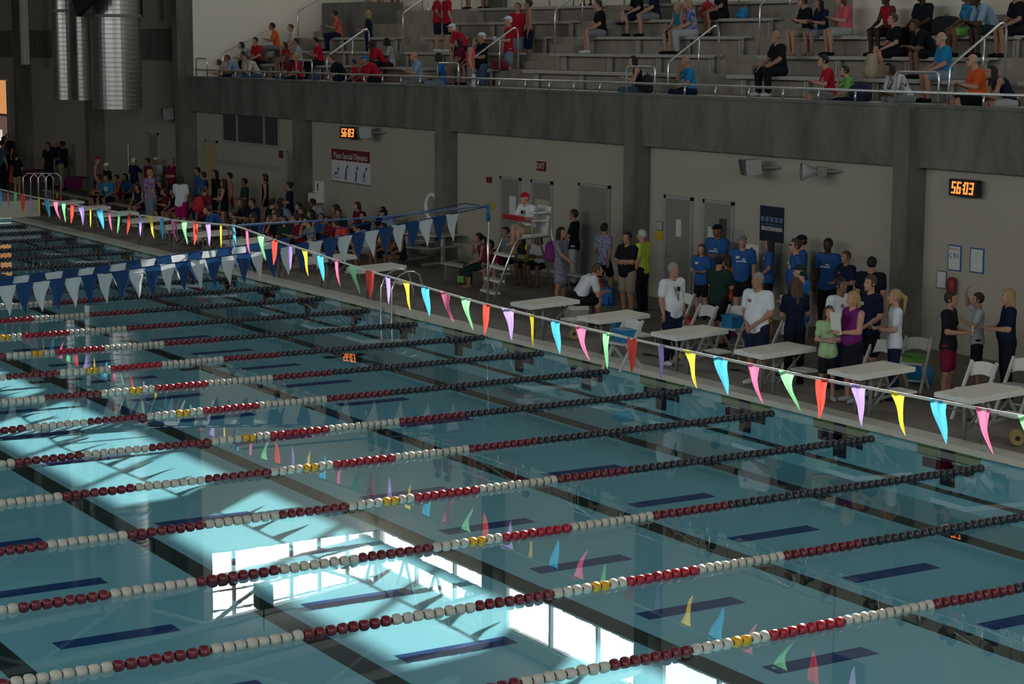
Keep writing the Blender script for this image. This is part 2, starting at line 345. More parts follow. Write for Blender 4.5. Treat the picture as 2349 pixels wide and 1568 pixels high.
b = MB(); b.box((px_x(1962, 10.1), 10.0, fz(4)), (px_x(2225, 10.1), YB-0.05, 8.2), M_wall_lit); struct(b, 'wall_stair_well_right')
# front railing
t = thing('balcony_railing', 'low silver tube railing along the concrete edge of the spectator stand', 'railing', (-24, 5.9, 4.5))
m = MB(); m.tube([(-25.2, 0, 0.27), (26, 0, 0.27)], 0.024, M_chrome); m.build('rail', t, True)
pm = MB(); pm.tube([(0, 0, 0.04), (0, 0, 0.27)], 0.022, M_chrome, 8); pmesh = pm.mesh('post', True)
hoops = [(-49.08, -48.17), (-41.51, -40.45), (-33.06, -31.98), (-24.52, -23.44), (-15.81, -14.68), (-7.2, -6.1)]
for x in [-47.05, -45.94, -44.85, -43.76, -42.64, -39.41, -38.3, -37.2, -36.1, -35.05, -34.0, -31.0, -29.99, -28.78, -27.71, -26.66, -25.58, -22.35, -21.28, -20.17, -19.07, -17.99, -16.92, -13.55, -12.45, -11.35, -10.25, -9.1, -8.1]:
    o = bpy.data.objects.new('post', pmesh); C.objects.link(o); o.parent = t; o.location = (x+24, 0, 0)
for a, c in hoops:
    m = MB(); A, Bx = a+24, c+24; r = 0.1; P = [(A, 0, 0.04), (A, 0, 0.53)]
    P += [(A+r-r*math.cos(q), 0, 0.53+r*math.sin(q)) for q in (0.5, 1.0, pi/2)]+[(Bx-r+r*math.sin(q), 0, 0.53+r*math.cos(q)) for q in (0, 0.5, 1.0)]+[(Bx, 0, 0.53), (Bx, 0, 0.04)]
    m.tube(P, 0.024, M_chrome, 8); m.build('gate_hoop', t, True)
def handrail(x, y0, z0, y1, z1, lo, hi, label, mid=True):
    t = thing('handrail', label, 'handrail', (x, y0, lo), group='stair handrails'); m = MB()
    P = [(0, 0, 0), (0, 0, z0-lo-0.08), (0, 0.03, z0-lo-0.02), (0, 0.10, z0-lo+0.04), (0, y1-y0-0.12, z1-lo-0.02), (0, y1-y0-0.03, z1-lo+0.0), (0, y1-y0+0.03, z1-lo-0.06), (0, y1-y0+0.05, z1-lo-0.16), (0, y1-y0+0.05, hi-lo)]
    m.tube(P, 0.026, M_chrome, 8); m.build('rail', t, True)
    if mid: m = MB(); ym = (y1-y0)*0.62; m.tube([(0, ym, 0.86 if hi-lo > 0.5 else 0.4), (0, ym, z0-lo+(z1-z0)*0.62)], 0.022, M_chrome, 8); m.build('middle_post', t, True)
for nm, x in (('first aisle from the left', -41.3), ('middle aisle', -32.85), ('aisle right of the fourth gate hoop', -24.2), ('aisle at the right, by the orange shirt', -15.35)):
    handrail(x, 6.8, 5.26, 8.15, 6.04, fz(0), fz(2), 'silver stair handrail rising through the %s' % nm)
    handrail(x, 9.35, 6.55, 10.75, 7.33, fz(3), fz(5), 'upper silver stair handrail above the %s' % nm)
handrail(-48.95, 6.8, 5.32, 8.6, 6.15, fz(0), fz(2), 'thin silver handrail against the beige side wall, lower flight')
handrail(-48.95, 9.5, 6.7, 12.0, 7.95, fz(3), fz(6), 'thin silver handrail against the beige side wall, upper flight')
t = thing('upper_railing', 'silver railing along the walkway at the top of the stand', 'railing', (-30, 11.5, fz(6))); m = MB(); m.tube([(-14, 0, 1.05), (20, 0, 1.05)], 0.02, M_chrome); m.tube([(-14, 0, 0.55), (20, 0, 0.55)], 0.012, M_chrome); m.build('rail', t, True)
pm = MB(); pm.tube([(0, 0, 0), (0, 0, 1.05)], 0.02, M_chrome); pmesh = pm.mesh('post', True)
for k in range(28): o = bpy.data.objects.new('post', pmesh); C.objects.link(o); o.parent = t; o.location = (-14+k*1.25, 0, 0)
# ------------------------------------------------------------------ ducts
M_duct = mat('galvanised_spiral_duct', (0.48, 0.48, 0.46), 0.32, 0.9, var=0.05)
def duct(pxa, pxb, y, zb, label, seam=True):
    xa, xb = ony((pxa, 200), y)[0], ony((pxb, 200), y)[0]
    cxm = (pxa+pxb)/2; c = ony((cxm, 240), y); D = (c-CAM)@AF; r = (pxb-pxa)/2*D/FPX
    t = thing('ventilation_duct', label, 'duct', (c[0], y, zb), group='galvanised ducts'); h = 10.5
    prof = []; z = 0.0
    while z < h: prof += [(r, z), (r, z+0.11), (r+0.012, z+0.12), (r+0.012, z+0.14)]; z += 0.15
    m = MB(); m.lathe(prof, (0, 0, 0), M_duct, 40); m.lathe([(r, 0), (r-0.03, 0.0), (r-0.03, 0.4)], (0, 0, 0), M_dark, 40); m.lathe([(0, 0.3), (r-0.03, 0.3)], (0, 0, 0), M_dark, 40); m.build('duct_shell', t)
    for zz in (2.95, 6.2): m = MB(); m.lathe([(r+0.01, zz-0.05), (r+0.035, zz-0.04), (r+0.035, zz+0.04), (r+0.01, zz+0.05)], (0, 0, 0), M_dsteel, 40); m.build('joint_band', t)
duct(213, 326, 3.4, 3.52, 'widest of three galvanised round ducts hanging above the far deck')
duct(165, 226, 4.6, 3.62, 'middle galvanised round duct, half hidden behind the widest duct')
duct(124, 178, 3.0, 3.72, 'narrow galvanised round duct at the left end of the duct group')
b = MB(); q = ony((57, 148), 4.8); b.box((q[0]-0.14, 4.7, q[2]), (q[0]+0.14, 4.95, 13.5), M_white); tag(b.build('downpipe'), 'pale square downpipe ending high above the people at the far left', 'pipe')
b = MB(); q = ony((318, 40), 5.0); b.box((q[0]-0.12, 4.9, q[2]), (q[0]+0.12, 5.1, 13), M_black); tag(b.build('hanging_speaker_column'), 'black column speaker hanging right of the widest duct', 'loudspeaker')
b = MB(); q = ony((190, 12), 2.0); b.slab([(q[0]-1.6, 2.2, q[2]+0.2), (q[0]-0.6, 2.0, q[2]-0.35), (q[0]+1.3, 2.0, q[2]+0.25), (q[0]+1.0, 2.2, q[2]+0.7)], (0, 0.15, 0), M_black); b.bar((q[0], 2.1, q[2]+0.4), (q[0], 2.1, 13), 0.1, 0.1, M_dark); tag(b.build('scoreboard_back'), 'black angled panel hung in front of the ducts at the top', 'panel')
# ------------------------------------------------------------------ wall fittings, placed on the wall plane
def WR(x0, y0, x1, y1, y=YW):
    a = ony((x0, y0), y); c = ony((x1, y1), y); return a[0], c[2], c[0], a[2]     # x0, z0, x1, z1
dn = [1]
def door(x0, y0, x1, zt=None, leaf=M_doorg, frame=M_frame, extra=None):
    a = ony((x0, y0), YW); c = ony((x1, y0), YW); X0, X1, Z = a[0], c[0], a[2] if zt is None else zt
    b = MB(); f = 0.07
    b.box((X0, YW-0.05, DZ), (X0+f, YW, Z), frame); b.box((X1-f, YW-0.05, DZ), (X1, YW, Z), frame); b.box((X0, YW-0.05, Z-f), (X1, YW, Z), frame)
    o = b.build('door_%d' % dn[0]); o['kind'] = 'structure'; dn[0] += 1
    l = MB(); l.box((X0+f, YW-0.025, DZ+0.01), (X1-f, YW, Z-f), leaf); l.build('door_leaf', o)
    h = MB(); h.tube([(X0+f+0.09, YW-0.08, DZ+0.98), (X0+f+0.21, YW-0.08, DZ+0.98)], 0.012, M_chrome); h.box((X0+f+0.06, YW-0.06, DZ+0.93), (X0+f+0.12, YW-0.02, DZ+1.05), M_chrome); h.build('door_handle', o)
    if extra:
        for (u0, w0, u1, w1, mt, nm) in extra:
            e = MB(); e.box((X0+f+(X1-X0-2*f)*u0, YW-0.034, DZ+(Z-DZ)*w0), (X0+f+(X1-X0-2*f)*u1, YW-0.024, DZ+(Z-DZ)*w1), mt); e.build(nm, o)
    return o
M_paper = mat('white_paper', (0.62, 0.62, 0.60), 0.8); M_glassd = mat('dark_office_glass', (0.05, 0.055, 0.055), 0.12, spec=0.5); M_pale = mat('lit_corridor_panel', (0.42, 0.41, 0.30), 0.6)  # the door panel is one flat pale beige
door(1150, 403, 1197, extra=[(0.45, 0.55, 0.8, 0.8, M_paper, 'notice')]); door(1221, 411, 1270, extra=[(0.15, 0.05, 0.92, 0.80, M_pale, 'door_window')])
door(1330, 424, 1402, zt=2.45); door(1527, 446, 1592, extra=[(0.42, 0.62, 0.62, 0.78, M_paper, 'notice')])
door(1616, 456, 1686, extra=[(0.55, 0.5, 0.82, 0.84, M_glassd, 'door_window'), (0.12, 0.6, 0.48, 0.75, M_paper, 'notice')])
door(472, 320, 500, leaf=M_tan); door(340, 303, 364); door(660, 345, 690)
x0, z0, x1, z1 = WR(512, 262, 642, 334); b = MB(); z1 = 3.42
for xx in (x0, x0+(x1-x0)*0.27, x0+(x1-x0)*0.75, x1): b.box((xx-0.04, YW-0.05, z0), (xx+0.04, YW, z1), M_frame)
b.box((x0, YW-0.06, z0-0.06), (x1, YW, z0), M_frame); o = struct(b, 'window_%d' % wn); wn += 1
b = MB(); b.box((x0, YW-0.02, z0), (x1, YW-0.005, z1), M_glassd); b.build('window_pane', o)
a = ony((500, 365), YW); c = ony((645, 380), YW); b = MB(); b.box((a[0], YW-0.05, a[2]-0.1), (c[0], YW, a[2]), M_frame); struct(b, 'trim_4')
# far left window, its daylight put into the panes as coloured emission
M_or = mat('sunlit_orange_blind', (1.0, 0.42, 0.16), 0.8, emit=0.62); M_pk = mat('sunlit_pink_wall_outside', (0.8, 0.45, 0.38), 0.8, emit=0.12); M_wh = mat('daylit_gap_outside', (1, 1, 1), 0.8, emit=0.6)
xa = ony((-12, 200), YW)[0]; xb = ony((18, 200), YW)[0]; zt = ony((5, 184), YW)[2]; zm = ony((5, 263), YW)[2]; zb = ony((5, 345), YW)[2]
b = MB(); b.box((xa, YW-0.05, zb), (xa+0.08, YW, zt), M_frame); b.box((xb, YW-0.08, zb), (xb+0.16, YW, zt), M_frame); b.box((xa, YW-0.06, zm-0.05), (xb, YW, zm+0.05), M_frame); o = struct(b, 'window_%d' % wn); wn += 1
b = MB(); b.box((xa, YW-0.02, zm), (xb, YW-0.005, zt), M_or); b.build('window_pane', o)
b = MB(); b.box((xa, YW-0.02, zb), (xb, YW-0.005, zm), M_pk); b.box((xa, YW-0.03, zb), (ony((3, 200), YW)[0], YW-0.02, ony((2, 297), YW)[2]), M_wh); b.build('window_pane', o)
# clocks
M_led = mat('orange_led_digits', (1.0, 0.30, 0.06), 0.6, var=0.0, emit=1.15)
SEG = {'5': 'afgcd', '6': 'afgecd', '0': 'abcdef', '3': 'abgcd'}
def clock(cx, cz, wd, ht, rz, y, label):
    t = thing('digital_clock', label, 'clock', (cx, y, cz), rz); b = MB(); b.box((-wd/2, -0.07, -ht/2), (wd/2, 0.05, ht/2), M_black); b.build('housing', t)
    dw, dh, th = wd*0.15, ht*0.72, ht*0.105; X = [-0.39, -0.20, 0.055, 0.25]
    for ch, fx in zip('5603', X):
        b = MB(); s0 = fx*wd
        def seg(q):
            sh = 0.06*wd/dh*0.0
            R = {'a': (0, dw, dh-th, dh), 'd': (0, dw, 0, th), 'g': (0, dw, dh/2-th/2, dh/2+th/2), 'f': (0, th, dh/2, dh), 'e': (0, th, 0, dh/2), 'b': (dw-th, dw, dh/2, dh), 'c': (dw-th, dw, 0, dh/2)}[q]
            k = 0.12
            P = [(R[0], R[2]), (R[1], R[2]), (R[1], R[3]), (R[0], R[3])]
            b.slab([(s0+u+k*v-0.02*wd, -0.074, v-dh/2) for u, v in P], (0, -0.006, 0), M_led)
        for q in SEG[ch]: seg(q)
        b.build('digit', t)
    b = MB()
    for v in (0.32, 0.66): b.slab([(wd*(-0.005)+0.12*v*dh+u, -0.074, v*dh-dh/2+h_) for u, h_ in ((0, 0), (th*0.9, 0), (th*0.9, th), (0, th))], (0, -0.006, 0), M_led)
    b.build('colon', t)
    if abs(rz) > .1: b = MB(); b.box((-.03, .04, -.03), (.03, .32, .03), M_dsteel); b.build('bracket', t)
    return t
x0, z0, x1, z1 = WR(2184, 412, 2246, 444, 5.85); clock((x0+x1)/2, (ony((2215, 431), 5.85)[2]), x1-x0, 0.30, 0.0, 5.85, 'digital clock with orange 56:03 digits on the wall at the right edge')
q = ony((805, 304), 5.8); clock(q[0], q[2], 0.62, 0.32, 0.30, 5.75, 'digital clock with orange 56:03 digits above the red and white banner')
# loudspeakers on brackets
def wallspeaker(px, py, label, s=0.42, horn=False):
    q = ony((px, py), 5.55); t = thing('loudspeaker', label, 'loudspeaker', (q[0], 5.55, q[2]), -0.5)
    b = MB()
    if horn:
        b.lathe([(0.17, -0.22), (0.19, -0.20), (0.10, -0.05), (0.06, 0.08), (0.0, 0.10)], (0, 0, 0), M_steel, 20, 'y'); b.build('horn', t, True); b = MB(); b.box((-0.07, 0.08, -0.09), (0.07, 0.26, 0.09), M_dsteel); b.build('driver', t)
    else:
        b.slab([(-s*0.5, -0.2, -s*0.36), (s*0.5, -0.2, -s*0.36), (s*0.5, -0.26, s*0.36), (-s*0.5, -0.26, s*0.36)], (0, 0.06, 0), M_dark); b.build('grille', t)
        b = MB(); b.slab([(-s*0.5, -0.15, -s*0.36), (s*0.5, -0.15, -s*0.36), (s*0.28, 0.18, -s*0.3), (-s*0.28, 0.18, -s*0.3)], (0, -0.03, s*0.72), M_steel); b.build('cabinet', t)
    b = MB(); b.tube([(0, 0.1, 0), (0.1, 0.56, 0)], 0.025, M_dsteel); b.build('bracket', t)
wallspeaker(1726, 384, 'grey box loudspeaker on the wall above the dark framed poster'); wallspeaker(1864, 393, 'round horn loudspeaker right of the grey box loudspeaker', horn=True)
wallspeaker(838, 304, 'grey loudspeaker beside the clock above the banner'); wallspeaker(388, 262, 'grey loudspeaker on the wall left of the tall column', 0.5)
# signs
M_red = mat('red_sign', (0.15, 0.02, 0.025), 0.5); M_ltx = mat('pale_letters', (0.62, 0.60, 0.54), 0.6); M_navy = mat('dark_navy_poster', (0.015, 0.02, 0.04), 0.3, spec=0.5); M_blus = mat('slate_blue_square', (0.10, 0.16, 0.27), 0.5)
M_blue = mat('sign_blue', (0.03, 0.12, 0.30), 0.5); M_pink = mat('red_sign_text', (0.6, 0.25, 0.22), 0.6); M_txt = mat('dark_grey_letters', (0.12, 0.14, 0.16), 0.7); M_yel = mat('yellow_notice', (0.5, 0.36, 0.03), 0.6)
x0, z0, x1, z1 = WR(1234, 371, 1253, 391); t = thing('exit_sign', 'red EXIT sign on the wall above the two narrow doors', 'sign', ((x0+x1)/2, YW, (z0+z1)/2)); wd, ht = x1-x0, 0.22
b = MB(); b.box((-wd/2, -0.05, -ht/2), (wd/2, 0, ht/2), M_red); b.build('panel', t); text('EXIT', 0.19, M_ltx, t, (0, -0.052, 0))
x0, _, x1, _ = WR(762, 340, 850, 340); ztop = ony((762, 340), YW)[2]; zbot = ony((762, 414), YW)[2]
t = thing('banner', 'white banner with a red heading and four blue figures on the beige wall', 'banner', ((x0+x1)/2, YW, zbot)); wd, ht = x1-x0, ztop-zbot
b = MB(); b.box((-wd/2, -0.02, 0), (wd/2, -0.004, ht), M_paper); b.build('cloth', t); b = MB(); b.box((-wd/2, -0.024, ht*0.66), (wd/2, -0.018, ht), M_red); b.build('heading_band', t)
text('Plano Special Olympics', ht*0.27, M_ltx, t, (0, -0.026, ht*0.8), sx=wd*0.98/(ht*0.27*10.3))
for k, fx in enumerate((-0.36, -0.12, 0.14, 0.36)):   # swimmer, ball player, sitting, cyclist figures
    b = MB(); c = fx*wd; y = -0.022
    def lim(p, q, r): b.bar((c+p[0]*.7, y, p[1]*.55*ht), (c+q[0]*.7, y, q[1]*.55*ht), r*.8, 0.004, M_blue)
    if k == 0: lim((-0.2, .3), (-.05, .55), .08); lim((-.05, .55), (.06, .38), .08); lim((.06, .38), (.12, .56), .05); lim((-.25, .25), (.3, .2), .08)
    elif k == 1: lim((0, .35), (.03, .7), .12); lim((.03, .7), (.1, .85), .06); lim((0, .4), (-.08, .15), .06); lim((0, .4), (.1, .12), .06); lim((.22, .08), (.27, .08), .05)
    elif k == 2: lim((0, .3), (.05, .7), .1); lim((0, .3), (-.04, .1), .09); lim((-.04, .1), (.25, .1), .08)
    else: lim((-.05, .4), (.08, .72), .1); lim((-.05, .42), (.02, .2), .06); lim((.02, .55), (.15, .4), .05); lim((-.18, .2), (.2, .15), .05)
    b.lathe([(0, -0.003), (0.055, -0.003), (0.055, 0.003), (0, 0.003)], (c+(0.09 if k != 3 else 0.11), y, (.70, .90, .86, .86)[k]*.55*ht), M_blue, 12, 'y'); b.build('figure', t)
b = MB(); b.tube([(-wd/2, -0.02, 0), (wd/2, -0.02, 0)], 0.02, M_dsteel); b.build('bottom_pole', t)
x0, z0, x1, z1 = WR(1747, 471, 1801, 537); zz1 = ony((1747, 470), YW)[2]; t = thing('framed_poster', 'dark navy framed poster with five small blue squares on the wall', 'poster', ((x0+x1)/2, YW, zz1-0.72)); wd = x1-x0; ht = 0.72
b = MB(); b.box((-wd/2-0.03, -0.03, -0.03), (wd/2+0.03, 0, ht+0.03), M_steel); b.build('frame', t); b = MB(); b.box((-wd/2, -0.036, 0), (wd/2, -0.028, ht), M_navy); b.build('sheet', t)
b = MB()
for k in range(5): c = (-0.38+0.19*k)*wd; b.box((c-0.07*wd, -0.04, ht*0.56), (c+0.07*wd, -0.034, ht*0.70), M_blus)
b.build('square_logo_row', t)
b = MB(); r5 = random.Random(5)
for row, (za, zb_) in enumerate(((0.47, 0.53), (0.31, 0.44))):
    u = -0.42
    while u < 0.42: ww = r5.uniform(0.012, 0.03); b.box((u*wd, -0.039, ht*za), ((u+ww)*wd, -0.035, ht*(zb_-r5.uniform(0, 0.03))), M_blus if row == 0 else M_ltx); u += ww+r5.uniform(0.012, 0.03)
b.build('lettering', t)
def sign(x0, y0, x1, y1, label, lines, name='notice_sign', border=M_blue, face=M_paper, cat='sign', ht=None):
    X0, Z0, X1, Z1 = WR(x0, y0, x1, y1); Zt = ony((x0, y0), YW)[2]; Zb = ony((x0, y1), YW)[2]; wd = X1-X0; ht = Zt-Zb
    t = thing(name, label, cat, ((X0+X1)/2, YW, Zb)); b = MB(); b.box((-wd/2, -0.02, 0), (wd/2, 0, ht), border); b.build('frame', t)
    b = MB(); e = min(wd, ht)*0.07; b.box((-wd/2+e, -0.024, e), (wd/2-e, -0.018, ht-e), face); b.build('face', t)
    for s, zf, sz, m in lines: text(s, sz*ht, m, t, (0, -0.026, zf*ht), sx=min(1.0, wd*0.82/(max(1, len(s))*sz*ht*0.55)))
    return t
sign(2177, 560, 2205, 619, 'white sign with a blue border reading EMERGENCY CALL 911, left of two', [('EMERGENCY', 0.84, 0.13, M_pink), ('C 911', 0.58, 0.30, M_blue)])
sign(2228, 567, 2257, 624, 'white sign with a blue border and faint lines of text, right of two', [('--------', 0.82, 0.1, M_txt), ('----', 0.62, 0.1, M_txt), ('------', 0.42, 0.1, M_txt), ('-------', 0.2, 0.1, M_txt)])
sign(2151, 619, 2172, 660, 'small plain white notice with grey top and bottom strips', [], border=M_txt)
sign(1507, 506, 1521, 527, 'small grey and white restroom plate left of the wide grey door', [], border=M_txt, face=M_steel); sign(1505, 528, 1522, 549, 'yellow notice below the small grey plate by the grey door', [], border=M_yel, face=M_yel)
sign(1122, 463, 1136, 478, 'yellow notice on the wall left of the lifeguard chair', [], border=M_yel, face=M_yel)
def wbox(x0, y0, x1, y1, d, m, name, label, cat, ym=YW):
    X0, Z0, X1, Z1 = WR(x0, y0, x1, y1, ym); b = MB(); b.box((X0, ym-d, Z0), (X1, ym, ony((x0, y0), ym)[2]), m); o = b.build(name); tag(o, label, cat); return o
wbox(1121, 405, 1129, 419, 0.07, M_red, 'fire_alarm', 'small red fire alarm on the beige wall left of the lifeguard', 'fire alarm'); wbox(644, 345, 650, 362, 0.07, M_red, 'fire_alarm', 'small red fire alarm right of the office window', 'fire alarm')
q = ony((2183, 656), YW-0.1); t = thing('fire_extinguisher', 'red fabric covered extinguisher hung under the two blue bordered signs', 'fire extinguisher', (q[0], q[1], q[2])); b = MB(); b.lathe([(0, -0.16), (0.07, -0.15), (0.085, -0.08), (0.085, 0.07), (0.06, 0.15), (0, 0.17)], (0, 0, 0), mat('dark_red_cover', (0.22, 0.015, 0.02), 0.5), 14); b.build('cover', t, True); b = MB(); b.box((-0.03, 0.05, -0.1), (0.03, 0.1, 0.1), M_dark); b.build('bracket', t)
def fountain(px, py, label, w_=0.42):
    q = ony((px, py), YW); t = thing('drinking_fountain', label, 'drinking fountain', (q[0], YW, q[2]-0.62)); b = MB(); b.box((-w_/2, -0.3, 0), (w_/2, 0, 0.28), M_white); b.build('basin', t)
    b = MB(); b.box((-w_/2, -0.08, 0.28), (w_/2, 0, 0.62), M_white); b.build('back_panel', t); b = MB(); b.tube([(0.05, -0.2, 0.28), (0.05, -0.22, 0.33), (0.03, -0.25, 0.34)], 0.012, M_chrome); b.build('spout', t); b = MB(); b.box((-0.05, -0.085, 0.34), (0.02, -0.079, 0.56), M_dark); b.build('bottle_recess', t)
fountain(735, 415, 'white drinking fountain on the wall left of the banner'); fountain(1733, 560, 'white drinking fountain behind the person with the backward cap'); fountain(1975, 615, 'white drinking fountain behind the person in a black shirt', 0.5)
wbox(1747, 545, 1793, 640, 0.02, M_dsteel, 'metal_wall_panel', 'dull metal panel under the dark framed poster', 'panel'); wbox(1687, 530, 1697, 548, 0.04, M_steel, 'wall_switch', 'small grey switch box right of the second grey door', 'switch box')
# life ring
q = ony((992, 475), 5.7); t = thing('life_ring', 'white life ring hung half behind a concrete column', 'life ring', tuple(q)); b = MB(); R_, r_ = 0.33, 0.06; vs = []; fs = []
for i in range(24):
    for j in range(8): a1, a2 = 2*pi*i/24, 2*pi*j/8; vs.append(((R_+r_*math.cos(a2))*math.cos(a1), r_*math.sin(a2), (R_+r_*math.cos(a2))*math.sin(a1)))
for i in range(24):
    for j in range(8): fs.append((i*8+j, ((i+1) % 24)*8+j, ((i+1) % 24)*8+(j+1) % 8, i*8+(j+1) % 8))
b.add(vs, fs, M_white); b.build('ring', t, True); b = MB(); b.bar((0, 0.06, 0.33), (0, 0.3, 0.33), 0.04, 0.04, M_dark); b.build('hook', t)
# ------------------------------------------------------------------ lane ropes
M_fd = mat('charcoal_float', (0.035, 0.037, 0.045), 0.35, spec=0.6); M_fm = mat('maroon_float', (0.17, 0.018, 0.03), 0.35, spec=0.6); M_fw = mat('cream_float', (0.58, 0.55, 0.47), 0.35, spec=0.5, var=0.14)
M_fr = mat('red_float', (0.42, 0.02, 0.035), 0.35, spec=0.5); M_fy = mat('yellow_float', (0.75, 0.40, 0.03), 0.35); M_wire = mat('steel_cable', (0.3, 0.3, 0.3), 0.4, 0.6)
SEQ = [(-0.25, -4.54, M_fd, 'charcoal'), (-4.54, -5.67, M_fm, 'maroon'), (-5.67, -6.85, M_fw, 'cream'), (-6.85, -7.78, M_fr, 'red'), (-7.78, -8.0, M_fw, 'cream'), (-8.0, -8.22, M_fy, 'yellow'), (-8.22, -8.70, M_fw, 'cream'), (-8.70, -9.62, M_fm, 'maroon')]
yy = -9.62; kk = 0
while yy > -17.4: SEQ.append((yy, yy-0.95, (M_fw, M_fm)[kk % 2], ('cream', 'maroon')[kk % 2])); yy -= 0.95; kk += 1
SEQ.append((yy, -22.6, M_fd, 'charcoal'))
def bead_mesh(y0, y1, m):
    b = MB(); n = max(1, round((y0-y1)/0.112)); st = (y0-y1)/n; rr = random.Random(int(-y0*100))
    for i in range(n):
        yc = y0-(i+0.5)*st; h = st*0.5; k = 10; prof = [(0.028, -h), (0.052, -h*0.72), (0.056, -h*0.1), (0.050, h*0.45), (0.022, h*0.9)]
        ph = rr.uniform(0, 1); base = len(b.v); vs = []; fs = []
        for r, dy in prof:
            for j in range(k):
                t = 2*pi*(j+ph)/k; rz_ = r*(1+0.10*math.cos(3*t+ph*6)); vs.append((rz_*math.cos(t), yc+dy, 0.018+rz_*math.sin(t)))
        for a in range(len(prof)-1):
            for j in range(k): j2 = (j+1) % k; fs.append((a*k+j, (a+1)*k+j, (a+1)*k+j2, a*k+j2))
        b.add(vs, fs, m)
    return b.mesh('float_section', True)
BM = [(bead_mesh(a, c, m), cn) for a, c, m, cn in SEQ]
cm = MB(); cm.tube([(0, -0.02, 0.03), (0, -0.3, 0.018), (0, -22.8, 0.018)], 0.006, M_wire, 5); cmesh = cm.mesh('cable')
SH = {2: -.069, 3: -.209, 4: -.105, 5: -.091, 6: .035, 7: -.042, 8: .069, 9: .16, 10: -.059, 11: .058, 12: .11, 13: .097}
for k in range(1, 22):
    t = thing('lane_rope', 'floating lane rope of coloured discs, %s one counting from the near right corner' % ORD[k-1], 'lane rope', (-k*L, 0, 0), group='lane ropes across the pool')
    o = bpy.data.objects.new('cable', cmesh); C.objects.link(o); o.parent = t
    for me, cn in BM:
        o = bpy.data.objects.new('float_section', me); C.objects.link(o); o.parent = t; o.location = (0, SH.get(k, 0), 0); o.rotation_euler = (0, 0, 0); o['label'] = '%s floats' % cn
# ------------------------------------------------------------------ starting blocks
def start_block():
    t = thing('starting_block', '', 'starting block', (0, 0, DZ), group='starting blocks')
    b = MB(); b.slab([(-0.36, -0.02, 0.69), (0.36, -0.02, 0.69), (0.36, 1.08, 0.74), (-0.36, 1.08, 0.74)], (0, 0, -0.07), M_white); b.build('platform', t)
    b = MB(); b.slab([(-0.33, 0.02, 0.697), (0.33, 0.02, 0.697), (0.33, 1.04, 0.743), (-0.33, 1.04, 0.743)], (0, 0, -0.006), mat('beige_grip_tread', (0.74, 0.69, 0.57), 0.9, bump=0.3, scale=60)); b.build('tread', t)
    for s in (-1, 1):
        b = MB(); b.tube([(s*0.16, 0.38, 0), (s*0.16, 0.38, 0.5), (s*0.16, 0.36, 0.6), (s*0.16, 0.28, 0.66)], 0.03, M_dsteel, 8); b.build('post', t, True)
        b = MB(); b.tube([(s*0.16, 0.40, 0.12), (s*0.16, 0.98, 0.66)], 0.022, M_dsteel, 8); b.build('brace', t, True)
    b = MB(); b.slab([(-0.2, 1.0, 0.30), (0.2, 1.0, 0.30), (0.2, 1.28, 0.30), (-0.2, 1.28, 0.30)], (0, 0, 0.035), M_white); b.bar((0, 0.45, 0.2), (0, 1.2, 0.30), 0.06, 0.03, M_dsteel); b.build('rear_step', t)
    b = MB(); b.box((-0.06, 0.0, 0.698), (0.06, 0.07, 0.708), M_paper); b.build('number_plate', t)
    b = MB(); b.tube([(-0.24, -0.02, 0.6), (-0.24, 0.0, 0.5), (0.24, 0.0, 0.5), (0.24, -0.02, 0.6)], 0.013, M_dsteel, 6); b.build('backstroke_grip', t, True)
    return t
sb = None; cnt = 0
for k in list(range(1, 9))+list(range(11, 21)):
    if sb is None: sb = start_block(); o = sb
    else: o = copy_tree(sb)
    o.location = (-(k+0.5)*L+0.05, 0, DZ); cnt += 1; o['label'] = 'cream topped starting block on steel posts, %s one counting from the near right corner' % ORD[cnt-1]
# ------------------------------------------------------------------ pennant lines
def cloth(name, col, tr=0.45): return mat(name, col, 0.6, var=0.06, trans=tr, spec=0.2)
PC = [('red', (0.90, 0.10, 0.07)), ('lilac', (0.50, 0.36, 0.80)), ('yellow', (0.95, 0.78, 0.08)), ('sky blue', (0.10, 0.55, 0.85)), ('pink', (0.90, 0.22, 0.42)), ('light green', (0.35, 0.90, 0.45))]
PM = [cloth(n.replace(' ', '_')+'_pennant_cloth', c) for n, c in PC]
def pennant_mesh(seed, wd, ht, m, fold=0.03, sway=0.1, curl=0.3):
    r = random.Random(seed); b = MB(); nu, nv = 8, 12; vs = []; fs = []; ph = r.uniform(0, 6); sx = sway*r.uniform(0.3, 1.2); sy = r.uniform(-0.08, 0.02)
    for j in range(nv+1):
        v = j/nv; wj = wd*(1-v)*(1-curl*math.sin(pi*v)*0.6)+0.004; tw = curl*v*r.uniform(0.9, 1.1)*1.2
        for i in range(nu+1):
            u = i/nu-0.5; x = u*wj; y = fold*math.sin(u*9+ph)*(0.25+v)*min(1, wj/wd*2)
            vs.append((x*math.cos(tw)-y*math.sin(tw)+sx*v**1.6+0.012*math.sin(7*v+ph), x*math.sin(tw)+y*math.cos(tw)+sy*v**1.5, -ht*v*(1-0.02*math.cos(u*6))))
    for j in range(nv):
        for i in range(nu): a = j*(nu+1)+i; fs.append((a, a+nu+1, a+nu+2, a+1))
    b.add(vs, fs, m); return b.mesh('pennant', True)
def lineZ(x):
    K = [(-46, 2.02), (-40, 1.88), (-35.8, 1.87), (-31, 1.92), (-25.4, 2.06), (-22.7, 2.19), (-20.8, 2.07), (-16.9, 1.89), (-13.3, 1.79), (-10.5, 1.77), (-7.8, 1.78), (-5.3, 1.81), (-2, 1.90), (2.5, 2.1)]
    for (a, za), (c, zc) in zip(K, K[1:]):
        if a <= x <= c: return za+(zc-za)*(x-a)/(c-a)
def lineY(x): return -4.03-(x+35.8)*0.0220
